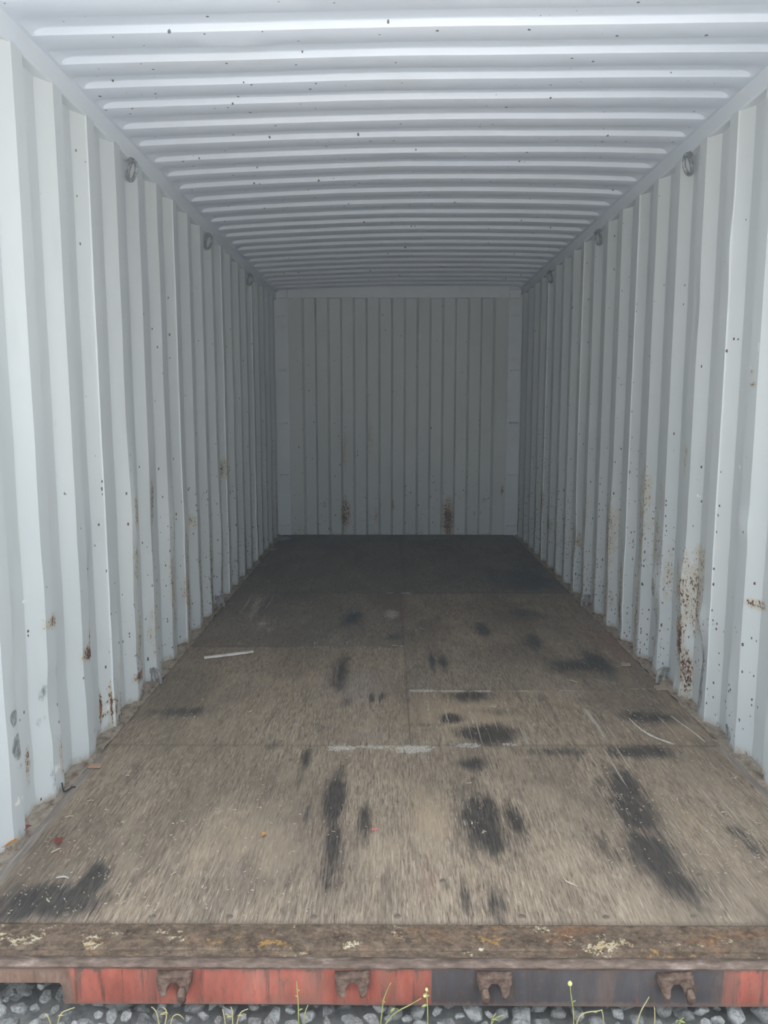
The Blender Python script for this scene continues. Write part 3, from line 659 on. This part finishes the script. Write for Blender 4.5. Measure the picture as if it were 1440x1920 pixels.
# door posts and door header that frame the opening
for s, nm in ((-1, 'trim_3'), (1, 'trim_4')):
    mb = MB(); a, b = sorted((s * 1.165, s * 1.225)); mb.box(a, b, -.12, .02, -.16, 2.46)
    o = mb.build(nm, M['rail']); bevel_mesh(o.data, .008, 2); tag(o, kind='structure')
mb = MB(); mb.box(-1.164, 1.164, -.12, -.022, 2.345, 2.46)
o = mb.build('trim_5', M['rail']); bevel_mesh(o.data, .008, 2); tag(o, kind='structure')

# ------------------------------------------------------------------ ballast stones
def stone_mesh(seed, mat):
    r = random.Random(seed); bm = bmesh.new()
    for k in range(15):
        v = Vector((r.gauss(0, 1), r.gauss(0, 1), r.gauss(0, 1))).normalized() * r.uniform(.75, 1.0)
        bm.verts.new((v.x * 1.0, v.y * .78, v.z * .62))
    res = bmesh.ops.convex_hull(bm, input=list(bm.verts))
    bmesh.ops.delete(bm, geom=list({e for e in res['geom_interior'] if isinstance(e, bmesh.types.BMVert)}), context='VERTS')
    bmesh.ops.bevel(bm, geom=list(bm.edges), offset=.055, segments=1, affect='EDGES', clamp_overlap=True)
    me = bpy.data.meshes.new('ballast_stone'); bm.to_mesh(me); bm.free(); me.materials.append(mat)
    return me
STONE_MATS = [('pale grey', stone_material('pale_ballast_stone', 1.75, (.78, .76, .73), .03)), ('dark grey', stone_material('dark_ballast_stone', 1.0, (.34, .345, .34), .03)), ('pinkish grey', stone_material('pink_ballast_stone', 1.45, (.66, .56, .51), .03))]
SM = []
for k in range(12):
    SM.append(stone_mesh(40 + k, STONE_MATS[(0, 1, 0, 2)[k % 4]][1]))
placed = []
def try_place(x, y, r, k=.76):
    for (a, b, c) in placed:
        if (a - x) ** 2 + (b - y) ** 2 < (k * (c + r)) ** 2: return False
    placed.append((x, y, r)); return True
KEEP = [('notch-side cam keeper on red paint', -.583), ('inner cam keeper on red paint', -.178), ('inner cam keeper on grey paint', .146), ('outer cam keeper on grey paint', .556)]
def stone_place(x):
    if x < -.86: return 'in the gap under the notch of the sill beam'
    for nm, kx in KEEP:
        if abs(x - kx) < .075: return 'below the %s' % nm
    if x < -.583: return 'between the notch and the nearest cam keeper'
    if x < -.178: return 'between the two cam keepers on red paint'
    if x < .0: return 'below bright red paint beside the inner cam keeper'
    if x < .146: return 'below the edge between red and grey paint'
    if x < .556: return 'between the two cam keepers on grey paint'
    return 'beyond the outer cam keeper on grey paint'
nst = 0
for tries in range(9000):
    x = rnd.uniform(-1.08, .89); y = rnd.uniform(-.235, -.02)
    r = rnd.choice([.023, .027, .031, .036, .041]) if tries < 3000 else rnd.uniform(.013, .021)
    lim = -.117 if (y > -.19 and x > -.89) else -.098
    if try_place(x, y, r):
        k = rnd.randrange(12)
        o = link('ballast_stone', SM[k])
        o.scale = (r * rnd.uniform(.95, 1.15), r * rnd.uniform(.95, 1.15), r * rnd.uniform(.9, 1.1))
        o.rotation_euler = (rnd.uniform(-.5, .5), rnd.uniform(-.5, .5), rnd.uniform(0, 6.28))
        top = lim - rnd.uniform(.0, .014)
        o.location = (x, y, top - r * .75)
        kind = STONE_MATS[(0, 1, 0, 2)[k % 4]][0]
        tag(o, '%s %s ballast stone %s' % ('large' if r > .03 else 'medium' if r > .022 else 'small', kind, stone_place(x)), 'stone', 'ballast stones along the sill')
        nst += 1
    if nst >= 295: break
# the bed around and under them, too many to count
V = []; F = []; off = 0
srcs = []
for me in SM:
    co = np.zeros(len(me.vertices) * 3); me.vertices.foreach_get('co', co)
    srcs.append((co.reshape(-1, 3), [tuple(p.vertices) for p in me.polygons]))
for k in range(3600):
    far = k > 900
    x = nrs.uniform(-1.9, 1.9); y = nrs.uniform(-.28, .04) if not far else nrs.uniform(-1.5, -.37)
    r = nrs.uniform(.018, .036)
    if any((a - x) ** 2 + (b - y) ** 2 < (c + r) ** 2 for (a, b, c) in placed if c > .024): continue
    z = -.192 + nrs.uniform(-.008, .002) if not far else -.156 + nrs.uniform(-.012, .018)
    co, fs = srcs[k % 12]; an = nrs.uniform(0, 6.28); c, s_ = math.cos(an), math.sin(an)
    q = co * r; q = np.stack([q[:, 0] * c - q[:, 1] * s_ + x, q[:, 0] * s_ + q[:, 1] * c + y, q[:, 2] + z], -1)
    V += q.tolist(); F += [tuple(i + off for i in f) for f in fs]; off += len(co)
bed = obj('ballast_bed', V, F, M['stone'])
tag(bed, 'loose grey ballast bed spreading over the ground outside', 'ballast', kind='stuff')

# ------------------------------------------------------------------ things lying on the floor
FZ = .0022
def slab(name, pts_xy, thick, mat, loc, rotz=0, tilt=(0, 0), curl=0.0):
    n = len(pts_xy); v = []
    for (x, y) in pts_xy: v.append((x, y, curl * (x * x) * 40))
    for (x, y) in pts_xy: v.append((x, y, thick + curl * (x * x) * 40))
    f = [tuple(range(n - 1, -1, -1)), tuple(range(n, 2 * n))] + [(k, (k + 1) % n, n + (k + 1) % n, n + k) for k in range(n)]
    o = obj(name, v, f, mat); o.location = loc; o.rotation_euler = (tilt[0], tilt[1], rotz); return o
# the bowed white stick
mb = MB(); P0 = []
for t in np.linspace(0, 1, 14):
    P0.append((-.125 + .25 * t, .030 * (t - .15) ** 2 * 1.6 - .01, .006 + .004 * math.sin(t * 3)))
v = []; f = []
for i, p in enumerate(P0):
    w = .0085 * (1 - .35 * abs(i / 13 - .45)); h = .0055
    v += [(p[0], p[1] - w, p[2] - h), (p[0], p[1] + w, p[2] - h), (p[0], p[1] + w * .8, p[2] + h), (p[0], p[1] - w * .8, p[2] + h)]
for i in range(13):
    for k in range(4): f.append((i * 4 + k, i * 4 + (k + 1) % 4, (i + 1) * 4 + (k + 1) % 4, (i + 1) * 4 + k))
f += [(3, 2, 1, 0), (52, 53, 54, 55)]
stick = obj('wood_stick', v, f, M['wood_white'], smooth=50)
stick.location = (-0.904, 2.042, FZ); stick.rotation_euler = (0, 0, math.radians(16))
tag(stick, 'bowed pale weathered stick lying on the plywood near the left wall', 'stick')

o = slab('wood_block', [(-.021, -.009), (.021, -.010), (.022, .009), (-.020, .010)], .006, M['wood_pink'], (-1.123, 0.812, FZ + .0045), math.radians(8), (.05, .04))
tag(o, 'short pinkish offcut of wood at the foot of the left wall', 'wood offcut')
o = slab('cardboard_scrap', [(-.026, -.02), (.024, -.024), (.034, .006), (-.004, .022)], .004, M['card'], (1.063, 1.921, FZ + .0005), .2)
tag(o, 'tan scrap of card beside the dark oil stain by the right wall', 'scrap')
o = slab('cardboard_scrap', [(-.016, -.014), (.014, -.018), (.018, .012), (-.008, .016)], .003, M['card'], (0.349, 1.385, FZ + .0005), -.3)
tag(o, 'small tan scrap of card just behind the white scraped seam', 'scrap')
o = slab('wood_flake', [(-.034, -.022), (.026, -.026), (.034, .008), (.0, .026), (-.03, .012)], .005, M['card'], (1.134, 1.602, FZ + .0005), .1, (.0, .02))
tag(o, 'brown splinter of plywood under the low ring on the right wall', 'splinter')

def leaf(mat, L, W, loc, rz, label):
    n = 7; v = []; f = []
    for i in range(n):
        t = i / (n - 1); w = W * math.sin(math.pi * min(.999, t * .92 + .05)) ** .8; x = L * (t - .5)
        z = .006 * math.sin(t * 3.1)
        for s_ in (-1, 0, 1): v.append((x, s_ * w, z + (.004 if s_ else 0)))
        for s_ in (-1, 0, 1): v.append((x, s_ * w, z + (.004 if s_ else 0) - .0006))
    for i in range(n - 1):
        a = i * 6; b = a + 6
        f += [(a, b, b + 1, a + 1), (a + 1, b + 1, b + 2, a + 2), (a + 4, b + 4, b + 3, a + 3), (a + 5, b + 5, b + 4, a + 4), (a, a + 3, b + 3, b), (a + 2, b + 2, b + 5, a + 5)]
    f += [(0, 1, 4, 3), (1, 2, 5, 4), (36, 39, 40, 37), (37, 40, 41, 38)]
    o = obj('dry_leaf', v, f, mat, smooth=60); o.location = loc; o.rotation_euler = (0, 0, rz)
    mb = MB(); mb.tube([(-L * .5, 0, .001), (-L * .72, .002, .001)], .0008, 5); mb.build('stalk', mat, o)
    tag(o, label, 'leaf'); return o
leaf(M['leaf_red'], .034, .013, (-1.053, 0.348, FZ + .001), 1.9, 'dark red dry leaf on the boards beside the pale edge board')
leaf(M['leaf_orange'], .040, .016, (-1.172, .315, .016), .9, 'orange dry leaf caught in the gutter against the left wall')
leaf(M['leaf_red'], .030, .010, (-1.168, .40, .012), 1.2, 'small rust red leaf in the gutter beside the pale edge board')
leaf(M['leaf_orange'], .016, .008, (-0.461, 0.379, FZ + .001), .4, 'tiny orange leaf fragment in the middle of the front board')
o = slab('paper_scrap', [(-.011, -.004), (.010, -.006), (.013, .004), (-.006, .007)], .0012, M['paper_pink'], (-0.137, 0.421, FZ), .5)
tag(o, 'tiny pink scrap beside the twin dark streaks on the front board', 'scrap')
mb = MB(); mb.tube([(-1.160, .630, .040), (-1.158, .628, .024), (-1.156, .632, .008), (-1.150, .645, .006), (-1.142, .662, .009), (-1.134, .670, .005)], .0028, 6)
o = mb.build('bent_wire', M['dark_steel'], smooth=50); tag(o, 'bent rusty wire leaning at the foot of the left wall', 'wire')

def splint(name, path, r, mat, label, cat, grp=None):
    mb = MB(); n = len(path)
    mb.tube(path, [r * (.45 + .55 * math.sin(math.pi * (i + .5) / n)) for i in range(n)], 5)
    o = mb.build(name, mat, smooth=60); tag(o, label, cat, grp); return o
splint('straw_curve', [(0.882, 1.252, 0.004), (0.885, 1.194, 0.004), (0.897, 1.133, 0.004), (0.915, 1.084, 0.004), (0.94, 1.05, 0.004), (0.973, 1.013, 0.004)], .0034, M['wood_white'], 'long curved pale straw lying across the greenish stain', 'straw')
splint('straw_curve', [(1.06, 1.281, 0.004), (1.071, 1.211, 0.004), (1.084, 1.149, 0.004), (1.093, 1.094, 0.004), (1.099, 1.032, 0.004)], .0026, M['wood_white'], 'thin straight pale straw next to the right wall', 'straw')
splint('straw_curve', [(0.373, 0.181, 0.004), (0.378, 0.165, 0.004), (0.387, 0.156, 0.004), (0.404, 0.142, 0.004)], .0026, M['wood_pale'], 'short pale twig crossing the middle of the front board', 'twig')

# chips and splinters
def chip_mesh(k):
    r = random.Random(900 + k); L = r.uniform(.010, .017); W = r.uniform(.0016, .0034); b = r.uniform(-.2, .2)
    v = []; n = 5
    for i in range(n):
        t = i / (n - 1) - .5; w = W * (1 - 1.1 * t * t * r.uniform(.6, 1.6))
        x = t * L; y = b * L * (t * t * 4 - .5) ; z = .0012 * math.cos(t * 3)
        v += [(x, y - w * .5, z - .0009), (x, y + w * .5, z - .0009), (x, y + w * .5, z + .0009), (x, y - w * .5, z + .0009)]
    f = []
    for i in range(n - 1):
        for q in range(4): f.append((i * 4 + q, i * 4 + (q + 1) % 4, (i + 1) * 4 + (q + 1) % 4, (i + 1) * 4 + q))
    f += [(3, 2, 1, 0), (16, 17, 18, 19)]
    return mesh_from('wood_chip', v, f, M['wood_pale'] if k % 3 else M['wood_white'])
CM = [chip_mesh(k) for k in range(9)]
EXPL = [(-0.968, 0.174, 1.6), (-1.041, 0.301, 1.7), (-1.079, 0.486, 1.2), (-1.005, 0.464, 0.8), (-1.051, 0.583, 1.1), (-1.109, 0.711, 1.1), (-0.988, 0.754, 1), (-1.048, 0.849, 1.1), (-1.071, 0.730, 0.8), (-0.578, 0.530, 0.7), (-0.452, 0.452, 0.8), (-0.677, 0.195, 0.9), (1.089, 0.750, 1.1), (0.998, 0.664, 1.1), (0.997, 0.682, 0.9), (0.948, 0.522, 1.1), (0.981, 0.416, 1), (0.968, 0.407, 1), (0.835, 0.604, 0.8), (0.880, 1.088, 1.2), (0.757, 1.681, 2.0), (0.571, 1.428, 1), (0.622, 1.300, 1), (0.176, 0.707, 1), (0.158, 0.456, 0.9), (0.574, 0.413, 0.6), (0.303, 1.384, 0.8), (-0.667, 1.321, 1.2), (-0.402, 1.580, 1.2), (-0.898, 1.450, 1), (-0.696, 1.928, 1), (-0.833, 1.887, 1), (-0.158, 1.353, 0.8), (0.482, 1.192, 1), (0.093, 2.533, 1.6), (-0.062, 2.215, 1.6), (-0.489, 2.249, 1.5), (1.272, 1.922, 1.2), (1.141, 1.047, 1.2), (1.185, 1.033, 1.3), (-0.861, 0.758, 0.7), (-0.970, 1.253, 1.1), (-0.886, 1.264, 1), (-1.193, 0.718, 1), (-1.155, 0.760, 1), (-0.979, 0.528, 0.7), (0.802, 0.290, 0.8), (-0.645, 0.103, 0.8), (-0.584, 0.137, 0.8), (-0.967, 0.079, 1), (-0.772, 0.070, 0.8), (-0.463, 1.187, 1), (0.604, 0.805, 0.9), (1.024, 0.460, 1)]
spots = [(x, y, s) for (x, y, s) in EXPL]
while len(spots) < 190:
    u = rnd.random()
    if u < .45: x = -1.10 + abs(rnd.gauss(0, .42)); y = .08 + abs(rnd.gauss(0, .55))
    elif u < .75: x = 1.08 - abs(rnd.gauss(0, .30)); y = .35 + abs(rnd.gauss(0, .75))
    else: x = rnd.uniform(-1, 1); y = rnd.uniform(.05, 3.0)
    if abs(x) > 1.10 or y > 4.2 or y < .03: continue
    if 0 <= y < .35 and x > .80: continue
    spots.append((x, y, rnd.uniform(.30, .72)))
for k, (x, y, s_) in enumerate(spots):
    o = link('wood_chip', CM[k % 9]); o.location = (x, y, FZ + .0012 * s_); o.scale = (s_ * 1.25, s_ * 1.25, s_)
    o.rotation_euler = (0, 0, rnd.uniform(0, 3.14))
    tone = 'whitish' if k % 9 % 3 == 0 else 'pale tan'
    where = 'along the left wall' if x < -.85 else 'along the right wall' if x > .85 else 'left of the middle' if x < -.02 else 'right of the middle'
    row = 'on the front board' if y < 1.0 else 'just behind the first seam' if y < 1.6 else 'halfway into the container' if y < 2.6 else 'deep in the container'
    if abs(x) > .85: lab = '%s%s wood chip %s %s' % ('long ' if s_ > .95 else 'tiny ', tone, row, where)
    else: lab = '%s%s wood chip %s, %s' % ('long ' if s_ > .95 else 'tiny ', tone, row, 'nearer the left wall' if x < -.02 else 'nearer the right wall')
    tag(o, lab, 'wood chip', 'wood chips scattered over the floor')
V = []; F = []; off = 0
for k in range(1300):
    u = nrs.rand()
    if u < .4: x = -1.1 + abs(nrs.normal(0, .5)); y = .02 + abs(nrs.normal(0, .6))
    elif u < .75: x = 1.08 - abs(nrs.normal(0, .32)); y = .2 + abs(nrs.normal(0, .8))
    else: x = nrs.uniform(-1.1, 1.1); y = nrs.uniform(.02, 3.6)
    if abs(x) > 1.12 or y < .01 or y > 5.5: continue
    L = nrs.uniform(.0010, .0034); w = nrs.uniform(.0004, .0009); a = nrs.uniform(0, 3.14); c, s_ = math.cos(a), math.sin(a)
    z0 = FZ - .0015; h = .0022
    q = [(x + c * p - s_ * r_, y + s_ * p + c * r_, z) for z in (z0, z0 + h) for (p, r_) in ((-L, -w), (L, -w), (L, w), (-L, w))]
    V += q; F += [tuple(i + off for i in t) for t in ((4, 5, 6, 7), (0, 1, 5, 4), (1, 2, 6, 5), (2, 3, 7, 6), (3, 0, 4, 7))]; off += 8
sd = obj('wood_dust', V, F, M['wood_pale']); tag(sd, 'fine pale wood dust and fibres strewn over the boards', 'wood dust', kind='stuff')

# ------------------------------------------------------------------ weeds among the stones
def weed(name, stems, label, mat='green', buds=(), leaves=()):
    root = empty(name, stems[0][0]); b = Vector(stems[0][0])
    for path in stems:
        p = [Vector(q) - b for q in path]; n = len(p)
        # smooth the path
        pts = []
        for i in range(n - 1):
            for t in (0, .34, .67): pts.append(p[i].lerp(p[i + 1], t))
        pts.append(p[-1])
        for _ in range(2): pts = [pts[0]] + [(pts[i - 1] + pts[i] * 2 + pts[i + 1]) / 4 for i in range(1, len(pts) - 1)] + [pts[-1]]
        m = len(pts); mb = MB(); mb.tube(pts, [.0017 * (1 - .5 * i / m) for i in range(m)], 6); mb.build('stem', M[mat], root, 60)
    for (c, r) in buds:
        bm = bmesh.new(); bmesh.ops.create_icosphere(bm, subdivisions=2, radius=r); me = bpy.data.meshes.new('bud'); bm.to_mesh(me); bm.free()
        me.shade_smooth(); me.materials.append(M['bud']); q = link('bud', me, root); q.location = Vector(c) - b; q.scale = (1, 1, 1.15)
    for (c, d, L, w) in leaves:
        d = Vector(d).normalized(); sd_ = d.cross(Vector((0, -1, .3))).normalized(); c0 = Vector(c) - b; v = []; f = []
        for i in range(5):
            t = i / 4; ww = w * math.sin(math.pi * (t * .85 + .1)); p = c0 + d * L * t + Vector((0, 0, -.25 * L * t * t))
            v += [p - sd_ * ww, p + Vector((0, -.0012, .0008)), p + sd_ * ww, p + Vector((0, .0008, -.0006))]
        for i in range(4):
            for k in range(4): f.append((i * 4 + k, i * 4 + (k + 1) % 4, (i + 1) * 4 + (k + 1) % 4, (i + 1) * 4 + k))
        f += [(3, 2, 1, 0), (16, 17, 18, 19)]
        obj('leaf_blade', v, f, M[mat], root, 60)
    tag(root, label, 'weed', 'weeds growing through the ballast'); return root
weed('thin_weed', [[(-0.298, -0.17, -0.15), (-0.298, -0.17, -0.106), (-0.298, -0.17, -0.073), (-0.3, -0.17, -0.04), (-0.301, -0.17, -0.02)], [(-0.291, -0.17, -0.15), (-0.283, -0.17, -0.093), (-0.276, -0.17, -0.079)]], 'tall thin green weed in front of the scraped red paint', 'green', [], [((-0.297, -0.17, -0.093), (0.6, -0.3, 0.8), 0.018, 0.002), ((-0.298, -0.17, -0.06), (-0.5, -0.3, 0.9), 0.014, 0.002), ((-0.299, -0.17, -0.046), (0.5, -0.2, 0.9), 0.012, 0.0018)])
weed('forked_weed', [[(-0.115, -0.17, -0.15), (-0.11, -0.17, -0.092), (-0.107, -0.17, -0.065), (-0.099, -0.17, -0.043), (-0.09, -0.17, -0.023)], [(-0.115, -0.17, -0.15), (-0.087, -0.17, -0.098), (-0.051, -0.17, -0.08), (-0.022, -0.17, -0.061)]], 'forked green weed leaning across the red paint with a long side shoot', 'green', [((-0.014, -0.17, -0.054), 0.004)], [((-0.103, -0.17, -0.072), (-0.4, -0.3, 0.8), 0.016, 0.0022), ((-0.09, -0.17, -0.096), (0.4, -0.2, 0.9), 0.024, 0.003), ((-0.075, -0.17, -0.089), (-0.1, -0.4, 0.8), 0.014, 0.002)])
weed('leafy_weed', [[(-0.007, -0.17, -0.15), (-0.007, -0.17, -0.098), (-0.008, -0.17, -0.072), (-0.01, -0.17, -0.048), (-0.01, -0.17, -0.039)]], 'small leafy weed at the line where red paint meets grey', 'green', [((-0.01, -0.17, -0.039), 0.0035)], [((-0.008, -0.17, -0.078), (-0.9, -0.2, 0.2), 0.014, 0.003), ((-0.01, -0.17, -0.056), (0.6, -0.2, 0.6), 0.01, 0.0025), ((-0.01, -0.17, -0.053), (-0.6, -0.2, 0.6), 0.01, 0.0025), ((-0.01, -0.17, -0.045), (0.7, -0.2, 0.8), 0.008, 0.002)])
weed('budded_weed', [[(0.322, -0.17, -0.15), (0.321, -0.17, -0.103), (0.318, -0.17, -0.077), (0.312, -0.17, -0.046), (0.311, -0.17, -0.028)]], 'upright weed with a round yellow bud before the grey paint', 'green', [((0.31, -0.17, -0.023), 0.0052)], [((0.318, -0.17, -0.07), (0.4, -0.3, 0.9), 0.014, 0.002)])
weed('creeping_weed', [[(0.324, -0.17, -0.15), (0.332, -0.17, -0.099), (0.356, -0.17, -0.092), (0.374, -0.17, -0.091), (0.385, -0.17, -0.087)], [(0.388, -0.17, -0.15), (0.388, -0.17, -0.103), (0.383, -0.17, -0.088)]], 'yellowish runner creeping from the budded weed over the stones', 'straw', [], [((0.338, -0.17, -0.098), (0.3, -0.4, 0.8), 0.014, 0.002), ((0.362, -0.17, -0.092), (0.8, -0.3, 0.3), 0.012, 0.002)])
weed('grass_tuft', [[(-0.611, -0.17, -0.15), (-0.616, -0.17, -0.101), (-0.624, -0.17, -0.088), (-0.629, -0.17, -0.085)], [(-0.605, -0.17, -0.15), (-0.592, -0.17, -0.094), (-0.604, -0.17, -0.085)], [(-0.59, -0.17, -0.15), (-0.584, -0.17, -0.107), (-0.568, -0.17, -0.101), (-0.557, -0.17, -0.114)]], 'curling yellow grass tuft on the stones below the notch-side cam keeper', 'straw', [], [((-0.61, -0.17, -0.104), (0.7, -0.3, 0.5), 0.02, 0.002), ((-0.592, -0.17, -0.101), (-0.6, -0.3, 0.6), 0.018, 0.002)])
weed('grass_tuft', [[(-0.461, -0.17, -0.15), (-0.466, -0.17, -0.103), (-0.469, -0.17, -0.09)], [(-0.442, -0.17, -0.15), (-0.432, -0.17, -0.1), (-0.42, -0.17, -0.092), (-0.411, -0.17, -0.089)], [(-0.448, -0.17, -0.15), (-0.446, -0.17, -0.093), (-0.45, -0.17, -0.084)]], 'yellow green grass tuft on the stones between the two cam keepers on red paint', 'straw', [], [((-0.46, -0.17, -0.111), (0.6, -0.3, 0.6), 0.022, 0.0022), ((-0.436, -0.17, -0.107), (0.8, -0.2, 0.5), 0.018, 0.002), ((-0.454, -0.17, -0.107), (-0.5, -0.3, 0.8), 0.018, 0.002)])
weed('grass_tuft', [[(-0.847, -0.17, -0.15), (-0.837, -0.17, -0.102), (-0.821, -0.17, -0.094), (-0.802, -0.17, -0.087)], [(-0.853, -0.17, -0.15), (-0.862, -0.17, -0.113), (-0.869, -0.17, -0.102)]], 'pale grass blade on the stones under the notch corner', 'straw', [], [((-0.842, -0.17, -0.109), (0.8, -0.2, 0.5), 0.02, 0.002)])
weed('dry_stalk', [[(0.459, -0.17, -0.15), (0.469, -0.17, -0.093), (0.48, -0.17, -0.072), (0.488, -0.17, -0.055)], [(0.504, -0.17, -0.15), (0.503, -0.17, -0.096), (0.501, -0.17, -0.08)]], 'dry stalks leaning before the grey paint beside the outer cam keeper', 'straw', [], [])
weed('grass_tuft', [[(0.129, -0.17, -0.15), (0.141, -0.17, -0.108), (0.164, -0.17, -0.101)], [(0.133, -0.17, -0.15), (0.137, -0.17, -0.113), (0.146, -0.17, -0.097)]], 'low grass blades on the stones under the inner cam keeper on grey', 'green', [], [((0.135, -0.17, -0.113), (0.8, -0.3, 0.4), 0.02, 0.002)])
weed('grass_tuft', [[(0.554, -0.17, -0.15), (0.56, -0.17, -0.111), (0.568, -0.17, -0.106)]], 'bright green sprout on the stones below the outer cam keeper', 'green', [], [((0.556, -0.17, -0.114), (0.8, -0.4, 0.3), 0.016, 0.003), ((0.556, -0.17, -0.114), (-0.6, -0.4, 0.5), 0.012, 0.003)])

# ------------------------------------------------------------------ thin blue haze hanging inside
hz = bpy.data.materials.new('thin_haze'); hz.use_nodes = True; ht = hz.node_tree; ht.nodes.clear()
ho = ht.nodes.new('ShaderNodeOutputMaterial'); hv = ht.nodes.new('ShaderNodeVolumeScatter')
hv.inputs['Color'].default_value = (.66, .82, 1.0, 1); hv.inputs['Density'].default_value = .030; hv.inputs['Anisotropy'].default_value = .72
ht.links.new(hv.outputs[0], ho.inputs['Volume'])
mb = MB(); mb.box(-1.165, 1.165, .005, LEN - .05, .02, 2.335)
haze = mb.build('haze', hz); tag(haze, 'thin bluish haze hanging in the air inside the container', 'haze', kind='stuff')
mb = MB(); mb.box(-6, 6, -8, -.16, .0, 3.2)
haze2 = mb.build('haze', hz); tag(haze2, 'thin bluish haze in the open air before the doorway', 'haze', kind='stuff')
